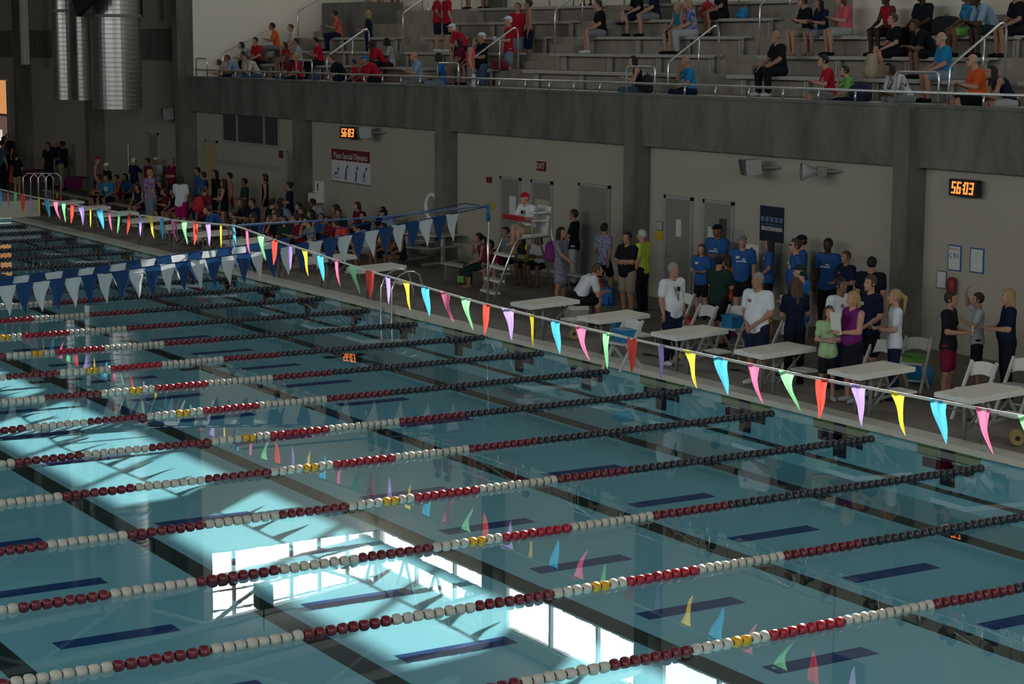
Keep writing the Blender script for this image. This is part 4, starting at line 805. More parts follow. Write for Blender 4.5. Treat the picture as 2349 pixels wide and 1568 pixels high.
def person(label, pos, face, pose='stand', build='m', h=1.75, skin='l', hair=('short_hair', 'dark'), top=('tshirt', 'blue'), bot=('shorts', 'navy'), shoes='black', extra=None, fine=None, group=None, tail=None):
    D = (np.array(pos)-CAM)@AF; fine = (D < 47) if fine is None else fine
    t = thing('person', label, 'person', tuple(pos), math.radians(face)-pi/2, group); k = h/1.75; t.scale = (k, k, k); NPEOPLE[0] += 1
    def part(name, me, mats):
        o = bpy.data.objects.new(name, me); C.objects.link(o); o.parent = t
        for i, m in enumerate(mats): o.material_slots[i].link = 'OBJECT'; o.material_slots[i].material = m
        return o
    sm = mat('skin_'+skin, SKIN[skin], .6, var=.06, spec=.3); part('body', body_mesh(pose, build, fine), [sm, mat('dark_eyes', (.02, .012, .01), .4), mat('lips_'+skin, [c*.75 for c in SKIN[skin]], .5)])
    hn, hc = hair
    hm = cmat(hc) if hn in ('cap', 'cap_back', 'swim_cap') else mat('hair_'+hc, HAIRC[hc], .7, var=.2, scale=40)
    if hn != 'none': part('cap' if 'cap' in hn else 'hair', garment(hn, pose, build, fine), [hm])
    if top: part({'tshirt': 'shirt', 'longshirt': 'shirt', 'tank': 'tank_top', 'dress': 'dress', 'swimsuit': 'swimsuit'}[top[0]], garment(top[0], pose, build, fine), [cmat(top[1])])
    if bot: part({'pants': 'trousers', 'capri': 'leggings', 'shorts': 'shorts', 'briefs': 'briefs', 'skirt': 'skirt'}[bot[0]], garment(bot[0], pose, build, fine), [cmat(bot[1])])
    if shoes: part('shoes', garment('shoes', pose, build, fine), [cmat(shoes)])
    J = P_(pose)
    for e in (extra or []):
        w_, lb, bl = BUILD[build]; c = J['che']; fy = c[1]+.115+bl*.3
        if e == 'tag': b = MB(); b.box((.03, fy-.01, c[2]-.0), (.11, fy+.012, c[2]+.05), M_paper); b.build('name_tag', t)
        if e == 'print': b = MB(); b.box((-.11, fy-.012, c[2]-.075), (.10, fy+.008, c[2]-.045), M_paper); b.box((-.09, fy-.012, c[2]-.03), (-.02, fy+.008, c[2]-.005), M_paper); b.build('shirt_print', t)
        if e == 'bigprint': b = MB(); [b.box((-.08+.055*i, fy-.012, c[2]-.10+.012*j), (-.045+.055*i, fy+.008, c[2]+.05), M_paper) for i in range(3) for j in (0,)]; b.build('shirt_print', t)
        if e == 'lanyard':
            b = MB(); b.tube([J['nek']+A_(-.06, .03, .0), c+A_(-.03, .13, 0), c+A_(.03, .16+bl, -.18)], .006, M_black, 5); b.tube([J['nek']+A_(.06, .03, .0), c+A_(.05, .13, 0), c+A_(.03, .16+bl, -.18)], .006, M_black, 5); b.box((-.01, .13+bl, c[2]-.01), (.04, .16+bl, c[2]+.06), M_black); b.build('lanyard', t)
        if e == 'logo': b = MB(); b.box((.05, fy-.012, c[2]-.0), (.10, fy+.006, c[2]+.05), mat('badge_print', (.3, .1, .12), .7)); b.build('chest_logo', t)
        if e == 'glasses': b = MB(); q = J['head']; b.box((-.06, q[1]+.085, q[2]+.008), (.06, q[1]+.108, q[2]+.028), M_black); b.build('glasses', t)
        if e == 'beard': b = MB(); q = J['head']; b.lathe([(0, -.06), (.03, -.055), (.055, -.03), (.062, .0), (.058, .04)], (q[0], q[1]+.035, q[2]-.085), mat('hair_grey', HAIRC['grey'], .8), 10); b.build('beard', t, True)
        if e == 'belt': b = MB(); q = J['pel']; b.lathe([(.135*w_, -.02), (.137*w_, .02)], (0, 0, q[2]+.09), M_black, 16); b.build('belt', t)
        if e == 'watch': q = J['wr']['L']; b = MB(); b.lathe([(.032, -.012), (.034, 0), (.032, .012)], tuple(q), M_black, 10); b.build('watch', t)
        if e == 'brim': pass
    if tail: o_ = tail(t, J)
    return t
def held(name, label, cat, root, loc, build_fn):
    """a thing held by a person: top level, placed in the person's frame"""
    M = Matrix.Translation(root.location) @ Matrix.Rotation(root.rotation_euler.z, 4, 'Z') @ Matrix.Scale(root.scale[0], 4); p = M @ Vector(loc)
    t = thing(name, label, cat, tuple(p), root.rotation_euler.z); build_fn(t); return t
def G(px, h, z=DZ):
    p = onz(px, z+h*0.985)
    if p[1] > 5.62: p = ony(px, 5.62)
    return (p[0], max(p[1], 0.75), z)
def SR(pxx, row, off=0.04): y = by(row)+off; p = ony((pxx, 100), y); return (max(p[0], XS+0.42), y, fz(row))
SEATROWS = [1.9, 3.05, 4.2, 5.3]
def GS(px, hh=1.30):
    p = onz(px, DZ+hh*.985); y = min(SEATROWS, key=lambda v: abs(v-p[1])); q = ony(px, y); return (q[0], y, DZ)
def GY(px, y, z=DZ): q = ony(px, y); return (q[0], y, z), (q[2]-z)/.985
CN = {'dgreen': 'dark green'}
NPEOPLE[0] = 0
Pn = person
# --- spectators on the stand (far left block)
Pn('person in orange t-shirt and grey trousers seated alone high beside the beige side wall', SR(618, 2), -110, 'sitphone', 'm', 1.78, 't', ('short_hair', 'black'), ('tshirt', 'orange'), ('pants', 'grey'))
Pn('person in red shirt with back half turned, seated below the one in orange', SR(590, 1), -80, 'sit', 'm', 1.7, 'l', ('short_hair', 'dark'), ('tshirt', 'red'), ('pants', 'black'))
Pn('dark haired person in white seated left of the red shirt near the side wall', SR(570, 1), -100, 'sitlean', 'f', 1.66, 'l', ('bob_hair', 'black'), ('tshirt', 'lgrey'), ('pants', 'black'))
Pn('person in pale blue shirt in front row, second from the side wall', SR(546, 0), -110, 'sitlean', 'm', 1.68, 't', ('short_hair', 'brown'), ('tshirt', 'lblue'), ('pants', 'navy'))
Pn('person in grey shirt in front row, third from the side wall', SR(562, 0), -110, 'sit', 'm', 1.66, 't', ('short_hair', 'dark'), ('tshirt', 'lgrey'), ('pants', 'grey'))
Pn('child with brown hair leaning at the front rail, closest to the side wall', SR(520, 0), -120, 'sitlean', 'k', 1.45, 'l', ('bob_hair', 'brown'), ('tshirt', 'tan'), ('shorts', 'navy'))
Pn('person in cream shirt and jeans in the front row behind the fourth rail post', SR(589, 0), -95, 'sitlean', 'm', 1.72, 'l', ('short_hair', 'brown'), ('tshirt', 'cream'), ('pants', 'jeans'))
Pn('white haired person in white shirt seated right of the person in orange', SR(672, 2), -100, 'sit', 'm', 1.7, 'l', ('short_hair', 'brown'), ('tshirt', 'cream'), ('shorts', 'khaki'))
Pn('child in red shirt seated in second row left of a grey shirt', SR(657, 1), -90, 'sit', 'k', 1.5, 't', ('long_hair', 'dark'), ('tshirt', 'red'), ('shorts', 'black'))
Pn('person in grey shirt in second row beside the child in red', SR(684, 1), -110, 'sit', 'm', 1.66, 't', ('short_hair', 'dark'), ('tshirt', 'lgrey'), ('shorts', 'navy'))
Pn('person in dark red shirt in front row left of the first gate hoop', SR(662, 0), -120, 'sitface', 'f', 1.6, 't', ('long_hair', 'brown'), ('tshirt', 'maroon'), ('pants', 'jeans'))
Pn('blond person in red shirt in front row just behind the first gate hoop', SR(683, 0), -100, 'sit', 'f', 1.62, 'l', ('bob_hair', 'blond'), ('tshirt', 'red'), ('pants', 'black'))
Pn('person in crimson shirt and black trousers seated just left of first stair handrail', SR(731, 1), -110, 'sitphone', 'h', 1.7, 't', ('short_hair', 'black'), ('tshirt', 'red'), ('pants', 'black'))
Pn('person in salmon orange shirt and navy trousers seated before the concrete block', SR(775, 3), -120, 'sitphone', 'm', 1.72, 't', ('short_hair', 'black'), ('tshirt', 'salmon'), ('pants', 'navy'))
Pn('dark haired person in black shirt in front row right of first stair handrail', SR(789, 0), -110, 'sitlean', 'h', 1.75, 'l', ('short_hair', 'brown'), ('tshirt', 'black'), ('shorts', 'navy'))
Pn('small child in red in the front row right of the black shirt', SR(815, 0), -110, 'sit', 'k', 1.42, 't', ('short_hair', 'dark'), ('tshirt', 'red'), ('shorts', 'black'), None)
Pn('child in red resting chin on hand in the front row', SR(838, 0), -115, 'sitface', 'k', 1.5, 't', ('short_hair', 'dark'), ('tshirt', 'red'), ('shorts', 'maroon'), None)
Pn('blond person in navy top standing on a stair and facing left', (ony((846, 90), 9.4)[0], 9.4, fz(2)), -125, 'hold', 'f', 1.68, 'l', ('long_hair', 'blond'), ('tshirt', 'navy'), ('pants', 'navy'))
Pn('person in red with dark skin seated beside the white t-shirt', SR(878, 1), -100, 'sitlean', 'm', 1.7, 'd', ('short_hair', 'black'), ('tshirt', 'red'), ('pants', 'black'))
Pn('black haired person in white t-shirt seated in the second row facing left', SR(895, 1, .3), -120, 'sitphone', 'f', 1.68, 'd', ('bob_hair', 'black'), ('tshirt', 'lgrey'), ('pants', 'black'))
Pn('person in bright red shirt and blue cap bent low in the front row', SR(868, 0), -110, 'sitlean', 'm', 1.74, 't', ('cap', 'royal'), ('tshirt', 'red'), ('shorts', 'black'))
Pn('bald person in pale blue t-shirt and grey trousers in the front row', SR(958, 0), -110, 'sitphone', 'h', 1.74, 'l', ('bald_fringe', 'grey'), ('tshirt', 'lblue'), ('pants', 'grey'))
Pn('person in royal blue shirt and pale jeans behind the second gate hoop', SR(1012, 0), -120, 'sit', 'f', 1.7, 'd', ('long_hair', 'black'), ('tshirt', 'royal'), ('pants', 'denim'))
# middle blocks, standing and seated
def ST(px, y, row): p = ony((px, 100), y); return (p[0], y, fz(row))
Pn('person in red shirt and navy shorts standing with back turned, left of a pair', ST(1003, 8.9, 3), 70, 'hips', 'f', 1.72, 'l', ('short_hair', 'brown'), ('tshirt', 'red'), ('shorts', 'navy'), 'white')
Pn('person in red shirt and black shorts standing with back turned, right of a pair', ST(1026, 8.9, 3), 80, 'stand', 'f', 1.72, 'l', ('short_hair', 'dark'), ('tshirt', 'red'), ('shorts', 'black'), 'white')
Pn('person in red shirt and white cap bending over the second bench row', SR(1068, 2), -125, 'sitlean', 'h', 1.78, 'l', ('cap', 'white'), ('tshirt', 'red'), ('shorts', 'black'))
Pn('black haired person seated in dark clothes under the bending red shirt', SR(1058, 1), -110, 'sitface', 'f', 1.64, 't', ('long_hair', 'black'), ('tshirt', 'maroon'), ('shorts', 'khaki'), None)
Pn('person in red shirt seated between the bending figure and the black sleeveless top', SR(1084, 1, .1), -90, 'sit', 'f', 1.6, 't', ('short_hair', 'black'), ('tshirt', 'red'), ('shorts', 'navy'))
bk = Pn('large person in black shirt and white backward cap standing in the walkway with a drink', ST(1106, 7.6, 0), -100, 'hold', 'h', 1.82, 't', ('cap_back', 'white'), ('tshirt', 'black'), ('pants', 'jeans'))
pk = Pn('person in pink tank top and grey skirt walking along the front rail with a bag', ST(1080, 6.35, 0), 60, 'stand', 'f', 1.70, 'l', ('long_hair', 'brown'), ('tank', 'pink'), ('skirt', 'grey'), None)
rd = Pn('person in red printed t-shirt, white cap and pale shorts standing on the second step', ST(1167, 8.2, 1), -110, 'hold', 'm', 1.82, 'l', ('cap', 'white'), ('tshirt', 'red'), ('shorts', 'denim'), 'white', ['print'])
Pn('person in red shirt standing right behind the red printed t-shirt', ST(1188, 9.0, 2), -60, 'stand', 'm', 1.76, 'l', ('short_hair', 'brown'), ('tshirt', 'red'), ('shorts', 'denim'))
Pn('shirtless person in navy shorts standing beside the tall handrail', ST(1213, 9.1, 2), -120, 'stand', 'm', 1.84, 't', ('short_hair', 'dark'), None, ('shorts', 'navy'))
Pn('person in dark shirt and grey shorts seated high with face beyond the top edge', SR(1377, 3), -110, 'sit', 'm', 1.8, 'l', ('short_hair', 'dark'), ('tshirt', 'black'), ('shorts', 'grey'), 'white')
Pn('person in black shirt seated with pale legs crossed, left of a pair high up', SR(1462, 4), -100, 'sitcross', 'm', 1.74, 'l', ('short_hair', 'brown'), ('tshirt', 'black'), ('shorts', 'navy'))
Pn('person in black shirt seated high up just left of the patterned jersey', SR(1500, 4), -120, 'sit', 'm', 1.76, 'l', ('short_hair', 'dark'), ('tshirt', 'navy'), ('shorts', 'grey'))
Pn('person in red and blue patterned jersey and grey trousers with legs over the bench', SR(1585, 3), -120, 'sitface', 'h', 1.76, 'l', ('bob_hair', 'blond'), ('tshirt', 'redblue'), ('pants', 'lgrey'))
Pn('blond person in pale turquoise top seated beside the patterned jersey', SR(1558, 3), -90, 'sit', 'f', 1.68, 'l', ('long_hair', 'blond'), ('tank', 'teal'), ('shorts', 'black'))
Pn('person in black with bare legs seated high up right of a red bag', SR(1654, 4), -110, 'sit', 'm', 1.76, 't', ('short_hair', 'dark'), ('tshirt', 'black'), ('shorts', 'black'))
Pn('dark haired person in black sleeveless top and jeans writing on paper in the front row', SR(1463, 0), -120, 'sitphone', 'f', 1.68, 'l', ('bob_hair', 'black'), ('tank', 'black'), ('pants', 'jeans'))
Pn('person in bright blue shirt holding a white phone to the face', SR(1583, 0), -115, 'sitface', 'h', 1.68, 't', ('bald_fringe', 'grey'), ('tshirt', 'azure'), ('pants', 'navy'))
Pn('bald bearded person in black shirt and black trousers seated in the second row', SR(1787, 1), -105, 'sitwide', 'h', 1.84, 't', ('bald_fringe', 'grey'), ('tshirt', 'black'), ('pants', 'black'), 'white', ['beard'])
Pn('person in black v-neck shirt and cropped trousers seated left of a dark haired person', SR(1848, 3), -105, 'sitphone', 'm', 1.74, 'l', ('short_hair', 'dark'), ('tshirt', 'black'), ('shorts', 'khaki'), None)
Pn('dark haired person in navy top and denim shorts with crossed arms', SR(1884, 3), -95, 'sitphone', 'f', 1.66, 't', ('long_hair', 'black'), ('tshirt', 'navy'), ('shorts', 'denim'), None)
Pn('person in coral pink t-shirt and pale shorts seated with long bare legs', SR(1937, 3), -110, 'sitphone', 'h', 1.78, 'l', ('bob_hair', 'brown'), ('tshirt', 'pink'), ('shorts', 'lgrey'), 'black')
Pn('dark haired person in red printed t-shirt leaning back in the front row', SR(1902, 0), -120, 'sitphone', 'm', 1.76, 'l', ('short_hair', 'black'), ('tshirt', 'red'), ('shorts', 'grey'), 'white', ['print'])
Pn('child in light green t-shirt with hand at mouth in the front row', SR(1949, 0), -120, 'sitface', 'k', 1.48, 'l', ('short_hair', 'dark'), ('tshirt', 'green'), ('pants', 'navy'))
Pn('dark skinned person in red tank top seated against the beige stair wall', SR(2036, 3), -95, 'sit', 'm', 1.74, 'd', ('short_hair', 'black'), ('tank', 'red'), ('shorts', 'black'))
Pn('person in black t-shirt with one leg crossed over the knee', SR(2054, 2), -110, 'sitcross', 'm', 1.72, 'l', ('short_hair', 'brown'), ('tshirt', 'black'), ('shorts', 'black'), 'lgrey')
Pn('dark skinned person in black shirt seated in the fourth row', SR(2118, 3), -95, 'sit', 'h', 1.80, 'd', ('short_hair', 'black'), ('tshirt', 'black'), ('pants', 'black'))
Pn('person in black shirt with folded hands seated above the bald person in blue', SR(2136, 2), -110, 'sitlean', 'm', 1.70, 'b', ('short_hair', 'dark'), ('tshirt', 'black'), ('shorts', 'black'))
Pn('bald person in blue printed t-shirt seated in the second row beside the handrail', SR(2168, 1), -115, 'sit', 'h', 1.78, 'l', ('bald_fringe', 'white'), ('tshirt', 'azure'), ('shorts', 'denim'))
Pn('dark haired person in white pinstriped shirt at the front rail', SR(2082, 0), -105, 'sitlean', 'm', 1.74, 'b', ('bob_hair', 'black'), ('tshirt', 'stripe'), ('pants', 'grey'), 'white')
Pn('bald person in glasses and orange t-shirt with crossed arms in the front row', SR(2246, 0), -115, 'sitphone', 'h', 1.82, 'l', ('bald_fringe', 'grey'), ('tshirt', 'orange'), ('shorts', 'black'), 'black', ['glasses'])
Pn('black haired person with white shoulder strap bending forward at the right edge', SR(2322, 0), -115, 'sitlean', 'f', 1.70, 't', ('long_hair', 'black'), ('tank', 'navy'), ('shorts', 'lgrey'))
Pn('person in teal and blue patterned shirt seated high beside a light blue t-shirt', SR(2222, 3), -110, 'sit', 'm', 1.76, 'b', ('short_hair', 'dark'), ('tshirt', 'tealpat'), ('shorts', 'green'))
Pn('dark skinned person in light blue t-shirt seated behind the tall right handrail', SR(2276, 3), -110, 'sitlean', 'm', 1.84, 'd', ('short_hair', 'black'), ('tshirt', 'lblue'), ('shorts', 'dgreen'))
Pn('person in black shirt with arms out seated high at the right edge', SR(2332, 3), -110, 'sit', 'm', 1.78, 't', ('short_hair', 'dark'), ('tshirt', 'black'), ('shorts', 'black'))
for i, (px, c, b_) in enumerate(((846, 'navy', 'navy'), (872, 'black', 'khaki'), (906, 'navy', 'black'), (1072, 'grey', 'khaki'), (1110, 'coral', 'jeans'), (1345, 'black', 'black'))):
    Pn('person in %s top standing on the upper walkway, %s from the left' % (c, ORD[i]), ST(px, 11.9, 6), -100+20*(i % 3), 'stand', 'm', 1.72, 'ltb'[i % 3], ('short_hair', 'dark'), ('tshirt', c), ('shorts', b_))
# --- officials and volunteers on the right deck
o1 = Pn('grey haired official in white shirt, black trousers and lanyard looking toward the blocks', G((1505, 609), 1.78), 8, 'stand', 'h', 1.78, 't', ('short_hair', 'grey'), ('tshirt', 'white'), ('pants', 'navy'), 'white', ['lanyard', 'belt'])
Pn('official in white polo and navy shorts with hands clasped behind a block', G((1707, 632), 1.84), -75, 'clasp', 'h', 1.84, 't', ('short_hair', 'grey'), ('tshirt', 'white'), ('shorts', 'navy'), 'white', ['logo', 'belt'])
Pn('person in dark green shirt and long black shorts seen from behind', G((1650, 588), 1.70), 110, 'cross', 'h', 1.70, 't', ('bun_hair', 'black'), ('tshirt', 'dgreen'), ('shorts', 'black'))
Pn('person in coral hooded top facing the one in dark green', G((1668, 588), 1.60), -140, 'stand', 'f', 1.60, 't', ('bob_hair', 'dark'), ('longshirt', 'coral'), ('pants', 'navy'))
Pn('short volunteer in blue t-shirt and black shorts looking at a phone by the grey door', G((1610, 563), 1.52), -60, 'hold', 'k', 1.52, 'l', ('long_hair', 'brown'), ('tshirt', 'blue'), ('shorts', 'black'), 'black', ['tag'])
Pn('tall volunteer in blue t-shirt and black cap against the grey door', G((1646, 518), 1.86), -75, 'cross', 'h', 1.86, 'b', ('cap', 'black'), ('tshirt', 'blue'), ('shorts', 'black'), 'black', ['print'])
Pn('volunteer in blue t-shirt with backward cap left of the dark poster', G((1704, 544), 1.72), -50, 'stand', 'h', 1.72, 'l', ('cap_back', 'grey'), ('tshirt', 'blue'), ('shorts', 'black'), 'black', ['tag', 'print'])
Pn('volunteer with long black hair, black leggings and orange shoes under the dark poster', G((1766, 547), 1.70), -130, 'clasp', 'f', 1.70, 't', ('long_hair', 'black'), ('tshirt', 'blue'), ('capri', 'black'), 'orange2', ['tag'])
Pn('volunteer in glasses and blue t-shirt with hand on hip', *(lambda g: (g[0], -120, 'hips', 'h', g[1]))(GY((1827, 552), 4.85)), 'l', ('bun_hair', 'brown'), ('tshirt', 'blue'), ('pants', 'navy'), 'black', ['tag', 'print', 'glasses'])
Pn('tall person in dark cap and blue shirt against the wall, facing left', G((1841, 524), 1.84), -125, 'stand', 'm', 1.84, 'l', ('cap', 'black'), ('tshirt', 'blue'), ('shorts', 'grey'))
Pn('dark skinned volunteer in blue t-shirt and dark trousers against the wall', G((1901, 539), 1.84), -70, 'stand', 'm', 1.84, 'd', ('short_hair', 'black'), ('tshirt', 'blue'), ('pants', 'black'), 'black', ['print'])
Pn('teenager in navy t-shirt looking down beside the dark skinned volunteer', G((1942, 579), 1.68), -90, 'hold', 'm', 1.68, 't', ('short_hair', 'brown'), ('tshirt', 'navy'), ('shorts', 'black'), 'black', ['logo'])
Pn('black haired person in black shirt seen from behind at the drinking fountain', G((2000, 593), 1.76), 120, 'stand', 'h', 1.76, 't', ('short_hair', 'black'), ('tshirt', 'black'), ('pants', 'black'))
Pn('person in olive cap, blue shirt and grey shorts turned to the wall', G((1838, 611), 1.84), -150, 'hold', 'h', 1.84, 'l', ('cap', 'dgreen'), ('tshirt', 'royal'), ('shorts', 'lgrey'))
lh = Pn('person with long brown hair in black dress seen from behind beside a block', G((1826, 640), 1.76), 165, 'hold', 'f', 1.76, 'l', ('long_hair', 'brown'), ('tshirt', 'navy'), ('pants', 'black'))
Pn('dark skinned official in white polo talking to the maroon tank top', G((1928, 641), 1.80), 10, 'stand', 'h', 1.80, 'b', ('short_hair', 'black'), ('tshirt', 'white'), ('pants', 'navy'), 'black', ['logo'])
Pn('child in pale green t-shirt and black shorts with folded arms', G((1898, 705), 1.50), -30, 'cross', 'k', 1.50, 'l', ('bob_hair', 'brown'), ('tshirt', 'mint'), ('shorts', 'black'), 'lgrey')
cb = Pn('person in maroon tank top holding a clipboard to the chest', G((1958, 672), 1.74), -95, 'hold', 'h', 1.74, 'l', ('bob_hair', 'blond'), ('tank', 'purple'), ('skirt', 'black'), 'lgrey')
Pn('young person in slate blue t-shirt with a white name tag and black shorts', G((1999, 636), 1.84), -95, 'clasp', 'm', 1.84, 'l', ('short_hair', 'brown'), ('tshirt', 'navy'), ('shorts', 'black'), 'lgrey', ['tag'])
of = Pn('blond ponytailed official in white polo and black trousers holding papers', G((2056, 668), 1.74), -125, 'hold', 'f', 1.74, 'l', ('pony_hair', 'blond'), ('tshirt', 'white'), ('pants', 'navy'), 'black', ['logo', 'watch'])
yb = Pn('teenager in black t-shirt and maroon shorts holding a phone near the right edge', G((2180, 673), 1.74), 30, 'hold', 'm', 1.74, 't', ('short_hair', 'dark'), ('tshirt', 'black'), ('shorts', 'maroon'), None)
Pn('teenager in grey shirt with raised arm and black shorts near the right edge', *(lambda g: (g[0], -130, 'up', 'm', g[1]))(GY((2246, 675), 3.5)), 't', ('short_hair', 'dark'), ('tshirt', 'lgrey'), ('shorts', 'black'), None)
Pn('blond long haired person in black clothes at the right edge', *(lambda g: (g[0], -125, 'hold', 'h', g[1]))(GY((2316, 667), 3.3)), 'l', ('long_hair', 'blond'), ('tshirt', 'navy'), ('pants', 'black'))
yl = Pn('white haired person in neon yellow t-shirt holding a sheet of paper', G((1474, 530), 1.70), -150, 'stand', 'h', 1.70, 'l', ('short_hair', 'white'), ('tshirt', 'neon'), ('pants', 'black'))
Pn('person in black polo and khaki shorts with folded arms before a concrete column', G((1440, 535), 1.74), -80, 'cross', 'h', 1.74, 't', ('short_hair', 'dark'), ('tshirt', 'black'), ('shorts', 'khaki'), 'grey')
Pn('person in red and blue tie-dyed t-shirt and black shorts seen from behind', G((1386, 515), 1.66), 100, 'walk', 'm', 1.66, 't', ('short_hair', 'black'), ('tshirt', 'tiedye'), ('shorts', 'black'), None)
Pn('person in black shirt and grey trousers leaning on the wide grey door', G((1318, 478), 1.76), -135, 'cross', 'm', 1.76, 't', ('short_hair', 'dark'), ('tshirt', 'black'), ('pants', 'lgrey'))
bp_ = Pn('black haired person in patterned dress carrying a purple backpack', G((1287, 524), 1.70), 20, 'reach', 'f', 1.70, 't', ('long_hair', 'black'), ('dress', 'floral'), None, None)
Pn('person in white t-shirt bending over a bag right of the lifeguard chair', G((1328, 598), 1.30), 70, 'sitlean', 'h', 1.76, 'l', ('short_hair', 'brown'), ('tshirt', 'white'), ('shorts', 'black'))
def SG(px, y=4.9): q = ony(px, y); return (q[0], y, DZ)
Pn('person in yellow top seated on a low bench behind the lifeguard chair', SG((1216, 563)), -70, 'sitlean', 'f', 1.66, 'b', ('long_hair', 'black'), ('tank', 'neon'), ('shorts', 'black'), None)
Pn('person in white shirt seated right of the yellow top behind the lifeguard chair', SG((1238, 575)), -60, 'sitphone', 'f', 1.6, 'b', ('bob_hair', 'black'), ('tshirt', 'lgrey'), ('shorts', 'black'), None)
Pn('person in black seated directly behind the ladder steps of the lifeguard chair', SG((1165, 560)), -80, 'sit', 'm', 1.66, 't', ('short_hair', 'dark'), ('tshirt', 'grey'), ('shorts', 'black'), None)
Pn('person in maroon top seated with hand at mouth left of the steel pennant post', SG((1107, 547), 3.6), -110, 'sitface', 'f', 1.66, 't', ('pony_hair', 'black'), ('tank', 'maroon'), ('capri', 'dgreen'), None)
Pn('person in maroon shirt with big black hair seated just right of the pennant post', SG((1141, 530), 3.6), -60, 'sitlean', 'f', 1.7, 't', ('afro_hair', 'black'), ('tshirt', 'maroon'), ('shorts', 'grey'), None)
